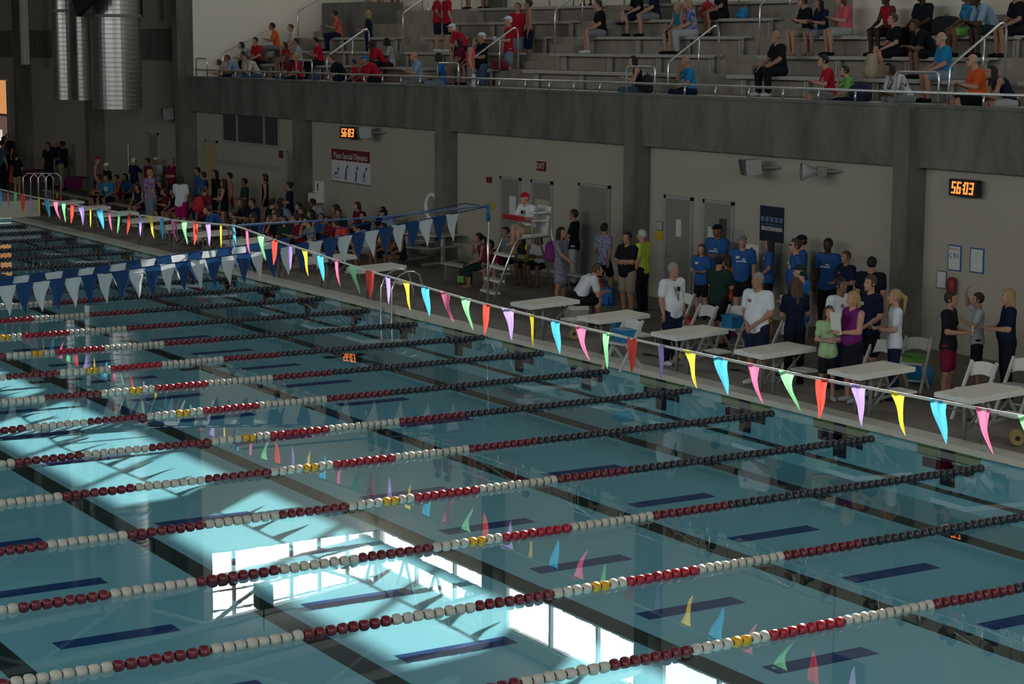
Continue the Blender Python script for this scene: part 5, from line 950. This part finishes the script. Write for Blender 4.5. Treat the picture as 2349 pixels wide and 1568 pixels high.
# --- swimmers and helpers crowded on the middle and left deck
M = [
 ('person in maroon shirt with curly dark hair seated against the wall under the banner', (824, 441), 1.30, -90, 'sit', 'f', 1.66, 'l', ('bob_hair', 'dark'), ('tshirt', 'maroon'), ('pants', 'black')),
 ('dark haired person seated right in front of the maroon shirt under the banner', (837, 471), 1.30, -80, 'sit', 'm', 1.6, 't', ('short_hair', 'black'), ('tshirt', 'navy'), ('shorts', 'black')),
 ('person in navy shirt seated at the wall, left of the light blue shirt', (881, 459), 1.30, -60, 'sit', 'f', 1.62, 't', ('short_hair', 'black'), ('tshirt', 'navy'), ('pants', 'black')),
 ('person in light blue shirt and cap seated by the wall left of the life ring', (910, 464), 1.30, -140, 'sitlean', 'h', 1.74, 'l', ('cap', 'navy'), ('tshirt', 'lblue'), ('pants', 'grey')),
 ('person in coral red shirt leaning forward behind the pennants', (803, 492), 1.30, -130, 'sitlean', 'm', 1.7, 't', ('short_hair', 'dark'), ('tshirt', 'coral'), ('shorts', 'black')),
 ('person in white shirt with black hair seated right of the coral shirt', (849, 494), 1.30, -140, 'sitlean', 'h', 1.7, 't', ('short_hair', 'black'), ('tshirt', 'lgrey'), ('shorts', 'grey')),
 ('person in yellow shirt seated near the picnic bench, behind the pennants', (884, 500), 1.28, -90, 'sit', 'f', 1.62, 'b', ('short_hair', 'black'), ('tshirt', 'orange2'), ('shorts', 'black')),
 ('black haired person in dark swimsuit right of the yellow shirt', (918, 503), 1.28, -90, 'sit', 'f', 1.62, 'b', ('short_hair', 'black'), ('swimsuit', 'black'), ('briefs', 'black')),
 ('bare shouldered person with long dark hair left of the banner bottom corner', (776, 455), 1.42, -120, 'sit', 'f', 1.7, 't', ('long_hair', 'black'), ('swimsuit', 'black'), ('briefs', 'black')),
 ('person in white t-shirt bending by the white drinking fountain', (746, 444), 1.42, -130, 'sitlean', 'm', 1.74, 'b', ('short_hair', 'black'), ('tshirt', 'lgrey'), ('shorts', 'black')),
 ('person in black hooded top left of the white t-shirt by the fountain', (722, 462), 1.42, -100, 'sitlean', 'f', 1.7, 't', ('long_hair', 'black'), ('longshirt', 'black'), ('shorts', 'black')),
 ('person in grey blue shirt bending before the dark column', (668, 440), 1.40, -130, 'sitlean', 'm', 1.7, 't', ('short_hair', 'dark'), ('tshirt', 'lblue'), ('shorts', 'maroon')),
 ('dark haired person in navy top standing against the dark column', (664, 419), 1.66, -120, 'hold', 'f', 1.66, 't', ('bun_hair', 'black'), ('tshirt', 'navy'), ('shorts', 'black')),
 ('swimmer in black swimsuit standing and facing left before the beige wall', (608, 401), 1.70, -120, 'stand', 'f', 1.70, 'l', ('bob_hair', 'dark'), ('swimsuit', 'black'), ('briefs', 'black')),
 ('person in blue shirt seated below the standing swimmer in black', (620, 440), 1.30, 100, 'sitlean', 'm', 1.7, 't', ('short_hair', 'brown'), ('tshirt', 'blue'), ('shorts', 'black')),
 ('swimmer in black racer-back swimsuit seen from behind in the middle of the crowd', (620, 457), 1.34, 90, 'sit', 'm', 1.8, 'l', ('short_hair', 'dark'), ('tank', 'black'), ('shorts', 'black')),
 ('shirtless person with dark hair right of the long haired swimmer', (527, 398), 1.70, -110, 'stand', 'm', 1.70, 't', ('short_hair', 'black'), None, ('shorts', 'red')),
 ('swimmer in black swimsuit with long dark hair looking down at the hands', (514, 413), 1.62, -130, 'hold', 'f', 1.62, 'l', ('long_hair', 'dark'), ('swimsuit', 'black'), ('briefs', 'black')),
 ('dark haired person in dark green top right of the shirtless person', (561, 411), 1.66, -100, 'hold', 'm', 1.66, 'b', ('short_hair', 'black'), ('tshirt', 'dgreen'), ('shorts', 'black')),
 ('person with long black hair in black standing by the yellow wooden door', (494, 392), 1.70, -90, 'stand', 'f', 1.70, 't', ('long_hair', 'black'), ('tshirt', 'black'), ('pants', 'black')),
 ('person in blue and white shirt looking left by the yellow wooden door', (467, 396), 1.66, -130, 'stand', 'm', 1.66, 't', ('short_hair', 'dark'), ('tshirt', 'blue'), ('shorts', 'black')),
 ('black haired person in blue right of the tall column', (454, 386), 1.64, -100, 'stand', 'm', 1.64, 't', ('short_hair', 'black'), ('tshirt', 'blue'), ('pants', 'black')),
 ('short haired person carrying a red backpack seen from behind', (469, 429), 1.62, 110, 'stand', 'm', 1.62, 't', ('short_hair', 'brown'), ('tshirt', 'maroon'), ('shorts', 'black')),
 ('person in white shirt and magenta shorts seen from behind', (414, 404), 1.70, 120, 'hold', 'h', 1.70, 't', ('bob_hair', 'dark'), ('tshirt', 'white'), ('shorts', 'magenta')),
 ('person in maroon shirt and dark trousers standing left of the tall column', (395, 361), 1.72, -80, 'cross', 'h', 1.72, 'l', ('short_hair', 'grey'), ('tshirt', 'maroon'), ('pants', 'black')),
 ('person in red and blue printed t-shirt and jeans seen from behind', (343, 391), 1.72, 100, 'stand', 'h', 1.72, 'l', ('short_hair', 'blond'), ('tshirt', 'redblue'), ('pants', 'denim')),
 ('person in white cap and white shirt right of the thin upright pole', (358, 361), 1.68, -50, 'hold', 'm', 1.68, 't', ('cap', 'white'), ('tshirt', 'lgrey'), ('shorts', 'grey')),
 ('dark haired person between the two white caps', (338, 364), 1.68, -90, 'stand', 'f', 1.68, 't', ('short_hair', 'dark'), ('tshirt', 'maroon'), ('shorts', 'black')),
 ('person in white cap and navy shirt beside the thin upright pole', (307, 363), 1.68, 100, 'reach', 'm', 1.68, 't', ('cap', 'white'), ('tshirt', 'navy'), ('shorts', 'khaki')),
 ('person in blue t-shirt with white lettering seated on the deck', (247, 391), 1.40, -60, 'sit', 'm', 1.74, 't', ('short_hair', 'dark'), ('tshirt', 'azure'), ('shorts', 'navy')),
 ('person in black and white cap behind the blue lettered t-shirt', (245, 375), 1.66, -90, 'stand', 'm', 1.66, 't', ('swim_cap', 'white'), ('tshirt', 'black'), ('shorts', 'black')),
 ('shirtless swimmer in pink cap and navy shorts before the dark column', (222, 361), 1.74, 60, 'stand', 'm', 1.74, 'l', ('swim_cap', 'magenta'), None, ('shorts', 'navy')),
 ('large person in navy shirt and khaki trousers facing left, right of a group of three', (143, 326), 1.84, -140, 'hold', 'h', 1.84, 'b', ('bun_hair', 'black'), ('tshirt', 'navy'), ('pants', 'khaki')),
 ('bald person in navy shirt in the middle of a group of three', (127, 320), 1.86, -60, 'stand', 'm', 1.86, 'l', ('bald_fringe', 'grey'), ('tshirt', 'navy'), ('pants', 'khaki')),
 ('person in black at the left of a group of three', (111, 329), 1.78, -50, 'stand', 'm', 1.78, 't', ('short_hair', 'dark'), ('tshirt', 'black'), ('pants', 'black')),
 ('person in magenta top and grey trousers standing near the orange window', (50, 298), 1.86, 60, 'cross', 'f', 1.86, 't', ('short_hair', 'dark'), ('tshirt', 'magenta'), ('pants', 'grey')),
 ('grey haired person in dark shirt under the orange window', (17, 305), 1.84, -70, 'stand', 'h', 1.84, 'l', ('short_hair', 'grey'), ('tshirt', 'black'), ('pants', 'black')),
 ('large person in slate blue shirt cut by the left edge', (4, 324), 1.84, 100, 'stand', 'h', 1.84, 'l', ('short_hair', 'dark'), ('tshirt', 'jeans'), ('pants', 'black')),
 ('person in black top and khaki shorts left of the cones', (38, 352), 1.60, 120, 'hold', 'f', 1.60, 'l', ('short_hair', 'dark'), ('tshirt', 'black'), ('shorts', 'khaki')),
]
fill = random.Random(21); hues = ['black', 'navy', 'maroon', 'blue', 'dgreen', 'grey', 'red']
for (lb_, px, hh, fc, ps, bd, h, sk, hr, tp, bt) in M:
    pos_ = GS(px, hh) if hh < 1.5 else G(px, hh)
    if 'magenta top' in lb_: pos_ = (pos_[0]+.9, 4.6, DZ)
    o = Pn(lb_, pos_, fc, ps, bd, h, sk, hr, tp, bt, None if tp and tp[0] == 'swimsuit' else 'black', ['bigprint'] if 'lettering' in lb_ else None)
FL = sorted([(560, 452), (583, 463), (600, 478), (648, 470), (668, 476), (690, 455), (700, 482), (722, 487), (742, 480), (760, 492), (655, 500), (685, 505), (540, 470), (505, 462), (448, 452), (432, 440), (382, 430), (372, 412), (318, 420), (290, 400), (271, 392), (780, 478), (585, 492), (625, 505), (232, 405), (360, 385), (400, 425), (530, 440), (712, 498), (636, 488)])
used_ = []
for i, px in enumerate(FL):
    sk = fill.choice('ltbt'); hr = (fill.choice(['short_hair', 'long_hair', 'bob_hair', 'bun_hair', 'short_hair']), fill.choice(['black', 'dark', 'dark', 'brown'])); c = fill.choice(hues); ps = fill.choice(['sit', 'sitlean', 'sitphone', 'sitface', 'sit']); sw = fill.random() < .35
    p = GS(px, 1.27)
    Pn('seated person in %s %s with %s hair, %s filler from left in seated deck crowd'.replace('filler ', '') % (CN.get(c, c), 'swimwear' if sw else 'shirt', hr[1], ORD[i]), p, fill.choice([-60, -90, -120, -80, -100]), ps, fill.choice('mfkm'), fill.uniform(1.5, 1.74), sk, hr, ('swimsuit' if sw else 'tshirt', c), (('briefs' if sw else 'shorts'), c if sw else 'black'), None)
def dbench(x0, x1, y, label):
    t = thing('deck_bench', label, 'bench', ((x0+x1)/2, y, DZ), group='low benches on the deck'); hw = (x1-x0)/2; b = MB(); b.box((-hw, -.14, .39), (hw, .14, .425), M_alu); b.build('seat', t)
    n = max(2, int(hw)); 
    for k in range(n): xx = -hw+.2+(2*hw-.4)*k/(n-1); b = MB(); b.box((xx-.03, -.12, 0), (xx+.03, .12, .39), M_dsteel); b.build('support_leg', t)
for i, (x0, x1, y) in enumerate(((-41, -31.6, 1.9), (-46, -31, 3.05), (-56, -47.5, 3.05), (-52, -35.4, 4.2), (-40.5, -33, 5.3), (-57, -50.2, 5.3))): dbench(x0, x1, y, 'low grey bench under the seated deck crowd, %s %s' % (ORD[i], 'counting from the pool edge'))
dbench(-27.4, -24.2, 4.9, 'low grey bench behind the lifeguard chair'); dbench(-28.6, -25.9, 3.6, 'low grey bench left of the pennant post')
def fl(px):
    q = onz(px, DZ); return q if q[1] < 5.3 else ony(px, 5.3)
# ------------------------------------------------------------------ lifeguard chair
LX, LY = -24.45, 3.25
t = thing('lifeguard_chair', 'tall white lifeguard chair with a ladder of white steps', 'lifeguard chair', (LX, LY, DZ), math.radians(-8))
for s in (-1, 1):
    b = MB(); b.tube([(s*.38, -.95, 0), (s*.36, -.42, 1.30), (s*.36, -.34, 1.38), (s*.36, .38, 1.42)], .028, M_chrome, 8); b.build('front_leg', t, True)
    b = MB(); b.tube([(s*.52, .95, 0), (s*.38, .45, 1.40), (s*.36, .44, 1.85), (s*.36, .36, 1.92), (s*.36, -.05, 1.93)], .028, M_chrome, 8); b.build('rear_leg', t, True)
    b = MB(); b.box((s*.33-.03, -.02, 1.74), (s*.33+.03, .36, 1.77), M_white); b.tube([(s*.33, .0, 1.42), (s*.33, .0, 1.74)], .018, M_chrome, 6); b.build('armrest', t)
for k, (y, z) in enumerate(((-.87, .20), (-.77, .45), (-.66, .72), (-.55, .99))): b = MB(); b.box((-.36, y-.06, z), (.36, y+.12, z+.05), M_white); b.build('step', t)
b = MB(); b.box((-.30, -.22, 1.38), (.30, .32, 1.46), M_white); b.build('seat', t); b = MB(); b.slab([(-.30, .30, 1.42), (.30, .30, 1.42), (.30, .42, 2.05), (-.30, .42, 2.05)], (0, .05, 0), M_white); b.build('backrest', t)
lg = person('lifeguard in red cap and white shirt seated on the tall white chair', (LX+.02, LY+.02, DZ+1.46-.43), -78, 'guard', 'm', 1.74, 'l', ('cap', 'red'), ('tshirt', 'white'), ('shorts', 'tan'), None, ['lanyard'], fine=True)
b = MB(); b.bar((-.45, .0, 0), (.45, .0, 0), .13, .10, mat('red_foam', (.38, .015, .02), .6)); o = b.build('rescue_tube'); tag(o, 'dark red rescue tube lying across the lap of the lifeguard', 'rescue tube'); o.location = (LX+.02, LY-.33, DZ+1.82); o.rotation_euler = (0, 0, math.radians(-8))
# ------------------------------------------------------------------ folding chairs
M_ch = mat('white_resin_chair', (.60, .60, .57), .4)
def fchair():
    t = thing('folding_chair', '', 'chair', (0, 0, DZ), group='white folding chairs behind the blocks')
    for s in (-1, 1):
        b = MB(); b.bar((s*.21, .30, 0), (s*.21, -.24, .84), .035, .05, M_ch); b.build('side_rail', t)
        b = MB(); b.bar((s*.175, -.28, 0), (s*.175, .14, .46), .03, .045, M_ch); b.build('rear_leg', t)
    b = MB(); b.slab([(-.19, -.14, .43), (.19, -.14, .43), (.21, .24, .45), (-.21, .24, .45)], (0, 0, .035), M_ch); b.build('seat', t)
    b = MB(); n = 8; lo = [(-.20+.4*i/n, -.195, .60+.045*math.sin(pi*i/n)) for i in range(n+1)]; hi = [(.20-.4*i/n, -.255, .80+.035*math.sin(pi*i/n)) for i in range(n+1)]; b.slab(lo+hi, (0, .03, .01), M_ch); b.build('backrest', t)
    b = MB(); b.bar((-.175, -.2, .12), (.175, -.2, .12), .025, .025, M_ch); b.build('cross_bar', t); return t
FC = [((1556, 672), .86, -75, 'second folding chair from the left, beside the grey haired official'), ((1606, 702), .84, -80, 'folding chair partly hidden behind the fifth block from the right'), ((1432, 735), .84, -80, 'folding chair left of the grey haired official, with a blue box on it'),
      ((1680, 752), .46, -70, 'folding chair with a blue box behind the official with clasped hands'), ((1796, 742), .84, -80, 'folding chair left of the long brown haired person'), ((2010, 782), .84, -75, 'folding chair behind the maroon tank top'),
      ((2098, 774), .86, -60, 'tall angled folding chair right of the ponytailed official'), ((2240, 830), .86, -75, 'folding chair behind the second block from the right'), ((2336, 822), .86, -75, 'folding chair cut by the right edge')]
fc0 = None; CHP = []
for px, hh, fcg, lb_ in FC:
    o = fchair() if fc0 is None else copy_tree(fc0); fc0 = fc0 or o; p = onz(px, DZ+hh); o.location = (p[0], p[1], DZ); o.rotation_euler = (0, 0, math.radians(fcg)-pi/2); o['label'] = 'white '+lb_; CHP.append(o.location.copy())
# ------------------------------------------------------------------ pool ladder rails, far ladder, posts
def ladder(x, label, z=DZ):
    t = thing('pool_ladder', label, 'ladder', (x, 0.3, z))
    for s in (-.24, .24):
        b = MB(); P = [(s, -.42, -.9), (s, -.40, .0)]+[(s, -.40+.42*(1-math.cos(a)), .45*math.sin(a)+.35) for a in (.2, .6, 1.0, 1.4, 1.8, 2.2)]+[(s, .38, .35), (s, .40, 0)]; b.tube(P, .024, M_chrome, 8); b.build('hand_rail', t, True)
    for k in range(2): b = MB(); b.box((-.24, -.46, -.35-.3*k), (.24, -.38, -.32-.3*k), M_chrome); b.build('step', t)
ladder(-24.6, 'curved steel pool ladder rails on the deck edge left of the lifeguard chair')
b = MB(); b.tube([(-43.3, 1.6, DZ), (-43.3, 1.6, 2.2)], .022, M_chrome); q = onz((297, 470), DZ); o = b.build('steel_pole'); o.location = (q[0]+43.3, q[1]-1.6, 0); tag(o, 'thin upright steel pole on the deck between the white caps', 'pole')
for i, px in enumerate((55, 72, 90, 108)):
    q = onz((px, 470), .62); t = thing('grab_rail', 'thin steel grab rail on the end platform, %s from the left' % ORD[i], 'rail', (q[0], q[1], .62)); b = MB(); b.tube([(0, 0, 0), (0, 0, .85), (.04, .12, .98), (.1, .3, .98), (.14, .42, .85), (.14, .42, 0)], .022, M_chrome, 6); b.build('rail', t, True)
# ------------------------------------------------------------------ picnic table and bleacher
def bench_table(px, rz, label):
    q = fl(px); t = thing('picnic_table', label, 'table', (q[0], q[1], DZ), rz); b = MB(); b.box((-.9, -.35, .70), (.9, .35, .74), M_alu); b.build('table_top', t)
    for s in (-1, 1): b = MB(); b.box((-.9, s*.75-.13, .43), (.9, s*.75+.13, .46), M_alu); b.build('bench_seat', t)
    for x in (-.6, .6): b = MB(); b.box((x-.04, -.04, 0), (x+.04, .04, .70), M_alu); b.box((x-.05, -.8, .0), (x+.05, .8, .05), M_alu); b.box((x-.03, -.75, .38), (x+.03, .75, .43), M_alu); b.build('frame', t)
bench_table((975, 600), .35, 'grey metal picnic table between the tall column and the lifeguard chair')
q = onz((1058, 575), DZ); t = thing('wire_cart', 'dark blue wire cart stacked with bags near the beige wall', 'cart', (q[0], q[1]+.3, DZ), .2); b = MB()
for x in np.arange(-.8, .81, .1): b.tube([(x, -.3, .15), (x, -.3, .95)], .008, mat('blue_wire', (.03, .05, .12), .5), 4); b.tube([(x, .3, .15), (x, .3, .95)], .008, MATS['blue_wire'], 4)
for z in (.15, .55, .95):
    for y in (-.3, .3): b.tube([(-.8, y, z), (.8, y, z)], .014, MATS['blue_wire'], 5)
b.box((-.8, -.3, .12), (.8, .3, .15), MATS['blue_wire']); b.build('basket', t)
for x in (-.7, .7): b = MB(); b.lathe([(0, -.02), (.06, -.02), (.06, .02), (0, .02)], (x, -.25, .06), M_black, 12, 'y'); b.lathe([(0, -.02), (.06, -.02), (.06, .02), (0, .02)], (x, .25, .06), M_black, 12, 'y'); b.build('wheel', t)
# ------------------------------------------------------------------ bags, boxes, buckets, cones, floats
def bag(px, col, label, w_=.34, h=.42, d=.22, name='backpack', z=DZ, acc=None, pos=None):
    q = fl(px) if z == DZ else onz(px, z) if pos is None else pos; t = thing(name, label, 'bag', (q[0], q[1], z), rnd.uniform(-.5, .5)); m = mat('bag_'+col, COL[col], .8); vs = []; fs = []; n = 12; prof = [(.78, 0), (1.0, .12), (1.02, .5), (.9, .8), (.62, .96), (.2, 1.0)]
    for r, zz in prof:
        for k in range(n):
            a = 2*pi*k/n; ca, sa = math.cos(a), math.sin(a); vs.append((r*w_/2*math.copysign(abs(ca)**.6, ca), r*d/2*math.copysign(abs(sa)**.6, sa), zz*h))
    for i in range(len(prof)-1):
        for k in range(n): fs.append((i*n+k, i*n+(k+1) % n, (i+1)*n+(k+1) % n, (i+1)*n+k))
    fs.append(tuple(range((len(prof)-1)*n, len(prof)*n))); fs.append(tuple(reversed(range(n)))); b = MB(); b.add(vs, fs, m); b.build('bag_body', t, True)
    b = MB(); b.box((-w_*.32, -d/2-.05, h*.12), (w_*.32, -d/2+.02, h*.5), mat('bag_'+(acc or col), COL[acc or col], .8)); b.build('front_pocket', t)
    b = MB(); b.tube([(-.05, 0, h*.97), (-.03, 0, h*1.08), (.03, 0, h*1.08), (.05, 0, h*.97)], .01, M_black, 5); b.build('carry_loop', t, True); return t
bag((1068, 652), 'black', 'black and green backpack on the deck left of the pennant post', acc='green'); bag((1394, 700), 'royal', 'blue plastic bag on the deck below the tie-dyed t-shirt', .3, .4, name='plastic_bag')
bag((1352, 668), 'red', 'red bag on the deck beside the person bending in white', .5, .4, name='duffel_bag'); bag((1328, 690), 'black', 'black duffel bag in front of the red bag right of the lifeguard chair', .6, .25, name='duffel_bag')
bag((2112, 880), 'azure', 'blue plastic bag under the tall angled folding chair', .4, .34, name='plastic_bag'); bag((1572, 770), 'coral', 'orange red bag under the folding chair by the grey haired official', .4, .4, name='duffel_bag')
bag((1690, 770), 'purple', 'small purple bag beneath the chair with the blue box', .25, .2, name='duffel_bag')
q = SR(1488, 0); bag(None, 'black', 'black backpack on the front bench beside the person writing on paper', z=fz(0)+.43, pos=(q[0], q[1]-.02)); q = SR(1620, 4); bag(None, 'red', 'red bag high on a bench left of bare legs', .5, .42, name='duffel_bag', z=fz(4)+.43, pos=(q[0], q[1]))
q = SR(1703, 4); bag(None, 'azure', 'blue plastic bag on a bench right of the red bag', .4, .26, name='plastic_bag', z=fz(4)+.43, pos=(q[0], q[1])); q = SR(2000, 1); bag(None, 'tan', 'pale yellow towel bag on the bench left of the crossed leg', .3, .5, name='cloth_bag', z=fz(1)+.43, pos=(q[0], q[1]))
q = SR(2170, 3); bag(None, 'black', 'black duffel bag between two people in the fourth row', .7, .4, .3, name='duffel_bag', z=fz(3)+.43, pos=(q[0], q[1])); q = SR(1978, 0); bag(None, 'navy', 'navy bag beside the child in light green', .45, .35, name='duffel_bag', z=fz(0)+.43, pos=(q[0], q[1]))
q = SR(1120, 1); bag(None, 'maroon', 'dark bag on the bench near the red printed t-shirt', .5, .25, name='duffel_bag', z=fz(1)+.43, pos=(q[0]+.6, q[1])); q = SR(738, 0); bag(None, 'jeans', 'blue bag on the front bench left of the first stair', .4, .3, name='duffel_bag', z=fz(0)+.43, pos=(q[0]-.5, q[1]))
def cone(px, col, label, h=.5):
    q = fl(px); t = thing('traffic_cone', label, 'cone', (q[0], q[1], DZ)); b = MB(); b.lathe([(.12, .03), (.025, h), (0, h)], (0, 0, 0), mat('cone_'+col, COL[col], .5), 14); b.build('cone_body', t, True); b = MB(); b.box((-.15, -.15, 0), (.15, .15, .03), MATS['cone_'+col]); b.build('base', t)
cone((27, 418), 'coral', 'orange cone on the deck at the far left edge', .7); cone((140, 462), 'red', 'red cone behind the end platform', .7); cone((1380, 640), 'coral', 'small orange cone behind the tie-dyed t-shirt', .3)
def bucket(px, z, col, label, r=.12, h=.24, name='bucket', cat='bucket'):
    q = fl(px) if z == DZ else onz(px, z); t = thing(name, label, cat, (q[0], q[1], z)); b = MB(); b.lathe([(0, 0), (r*.8, 0), (r, h), (r*.92, h), (r*.75, .02)], (0, 0, 0), mat('bucket_'+col, COL[col], .4), 16); b.build('shell', t, True); b = MB(); b.tube([(r*math.cos(a), 0, h+.04+.06*math.sin(a)) for a in (0, .8, 1.57, 2.3, pi)], .005, M_dark, 4); b.build('handle', t)
bucket((1758, 775), DZ, 'orange2', 'yellow bucket on the deck beside the person with long brown hair'); bucket((215, 452), DZ, 'orange2', 'yellow bucket by the blocks on the far left deck', .1, .3); bucket((134, 455), DZ, 'neon', 'small yellow green pot on the far left deck', .1, .25)
def bin_(px, z, label, col='azure', w_=.34, h=.2):
    q = fl(px) if z == DZ else CHP[px]; t = thing('storage_box', label, 'box', (q[0], q[1], z), -.1); m = mat('bin_'+col, COL[col], .4); b = MB(); b.slab([(-w_/2*.9, -.12, 0), (w_/2*.9, -.12, 0), (w_/2*.9, .12, 0), (-w_/2*.9, .12, 0)], (0, 0, h), m); b.build('box_body', t); b = MB(); b.box((-w_/2, -.14, h), (w_/2, .14, h+.03), m); b.build('lid', t)
bin_(3, DZ+.465, 'blue storage box on the folding chair behind the clasped hands', w_=.4); bin_(2, DZ+.465, 'blue storage box on the folding chair left of the grey haired official'); bin_(6, DZ+.465, 'green storage box on the tall angled folding chair', 'green', .3, .1)
bin_((1418, 790), DZ, 'tall blue box on the deck behind the seventh block from the right', 'azure', .3, .5)
def spool(px, label):
    q = fl(px); t = thing('cable_spool', label, 'spool', (q[0], q[1]+.1, DZ+.11), .9); b = MB(); m = mat('yellow_spool', (.40, .30, .12), .6)
    b.lathe([(0, -.09), (.10, -.09), (.10, -.07), (.07, -.065), (.07, .065), (.10, .07), (.10, .09), (0, .09)], (0, 0, 0), m, 18, 'y'); b.build('reel', t); b = MB(); b.lathe([(.035, -.094), (.0, -.094)], (0, 0, 0), M_black, 12, 'y'); b.build('hub', t)
spool((2320, 1022), 'yellow cable spool on the deck edge near the right edge'); spool((1308, 778), 'yellow cable spool on the deck edge between two blocks'); spool((1545, 838), 'yellow cable spool under the brace of the fifth block from the right')
for i, px in enumerate(((2232, 965), (1995, 915), (1790, 862), (1690, 850), (1490, 815))):
    q = fl(px); b = MB(); b.tube([(q[0]-.3, q[1]+.1, DZ+.012), (q[0]-.1, q[1]-.06, DZ+.012), (q[0]+.1, q[1]+.05, DZ+.012), (q[0]+.35, q[1]-.05, DZ+.012)], .01, M_black, 5); b.box((q[0]-.08, q[1]-.04, DZ), (q[0]+.02, q[1]+.04, DZ+.03), M_black); tag(b.build('timing_cable'), 'black timing cable on the deck behind the coping, %s from the right' % ORD[i], 'cable')
q = onz((1958, 942), DZ); 
def foldtab(px, label):
    q = fl(px); t = thing('equipment_table', label, 'table', (q[0], q[1], DZ), .3); b = MB(); b.box((-.5, -.3, .6), (.5, .3, .63), mat('magenta_cloth', (.16, .01, .08), .8)); b.box((-.5, -.31, .2), (.5, -.3, .6), MATS['magenta_cloth']); b.build('cloth_top', t)
    for sx in (-.45, .45):
        for sy in (-.26, .26): b = MB(); b.tube([(sx, sy, 0), (sx, sy, .6)], .015, M_dark, 6); b.build('leg', t)
foldtab((90, 425), 'table under a magenta cloth left of the group of three'); foldtab((185, 425), 'table under a magenta cloth right of the group of three')
# things held or carried
def cup(t): b = MB(); b.lathe([(0, 0), (.03, 0), (.042, .15), (0, .15)], (0, 0, 0), M_paper, 12); b.build('cup_body', t, True); b = MB(); b.tube([(0, 0, .15), (.01, 0, .22)], .004, M_red, 5); b.build('straw', t)
held('drink_cup', 'white drink cup with a straw held by the red printed t-shirt wearer', 'cup', rd, (.03, .36, 1.10), cup); held('drink_cup', 'white drink cup held by the large person in black at the walkway', 'cup', bk, (.03, .36, 1.10), cup)
def sheet(w_, h, th=.006, m=None):
    def f(t): b = MB(); b.slab([(-w_/2, 0, 0), (w_/2, 0, 0), (w_/2, .04, h), (-w_/2, .04, h)], (0, th, 0), m or M_white); b.build('board', t)
    return f
held('clipboard', 'white clipboard held against the maroon tank top', 'clipboard', cb, (0, .30, 1.10), sheet(.26, .34)); held('paper_sheet', 'white papers in the hands of the ponytailed official', 'paper', of, (0, .34, 1.12), sheet(.24, .10)); held('paper_sheet', 'white sheet of paper hanging from the hand of the neon yellow shirt wearer', 'paper', yl, (.27, .06, .62), sheet(.2, .26)); held('paper_sheet', 'white papers in the hands of the person with long brown hair', 'paper', lh, (0, .36, 1.14), sheet(.2, .28))
def shop_bag(t): b = MB(); b.slab([(-.12, 0, 0), (.12, 0, 0), (.10, .0, .26), (.03, 0, .36), (-.03, 0, .36), (-.10, 0, .26)], (0, .10, 0), mat('thin_white_plastic', (.75, .75, .75), .5, trans=.4)); b.build('bag_body', t); b = MB(); b.box((-.03, -.004, .1), (.03, 0, .18), M_red); b.build('red_mark', t)
held('shopping_bag', 'white plastic shopping bag with a red mark hanging from the walking hand', 'bag', pk, (.26, .02, .42), shop_bag)
def phone(t): b = MB(); b.box((-.035, 0, -.07), (.035, .01, .07), M_paper); b.build('phone_body', t)
held('mobile_phone', 'pale mobile phone held by the teenager in black t-shirt', 'phone', yb, (0, .37, 1.17), phone)
def bpk(colr, sc_=1.0):
    def f(t):
        b = MB(); m = mat('bag_'+colr, COL[colr], .8); b.lathe([(0, 0), (.13, .01), (.16, .12), (.15, .32), (.09, .43), (0, .45)], (0, 0, 0), m, 12); b.build('bag_body', t, True); b = MB(); b.lathe([(0, 0), (.08, .01), (.09, .1), (.05, .18), (0, .19)], (0, -.12, .05), m, 10); b.build('front_pocket', t, True)
    return f
held('backpack', 'purple backpack on the back of the person in a patterned dress', 'bag', bp_, (0, -.24, .98), bpk('purple'))
rbp = [o for o in bpy.data.objects if o.get('label') == 'short haired person carrying a red backpack seen from behind'][0]; held('backpack', 'bright red backpack worn in the middle of the left crowd', 'bag', rbp, (0, -.24, .98), bpk('red'))

cq = [o for o in bpy.data.objects if o.get('label', '').startswith('person in white t-shirt bending over a bag')][0]
t = thing('ice_chest', 'grey ice chest under the person bending over a bag', 'cooler', (cq.location[0], cq.location[1]-.0, DZ), cq.rotation_euler.z); b = MB(); b.box((-.3, -.22, 0), (.3, .13, .34), M_steel); b.build('chest_body', t); b = MB(); b.box((-.31, -.23, .34), (.31, .14, .41), M_white); b.build('lid', t)
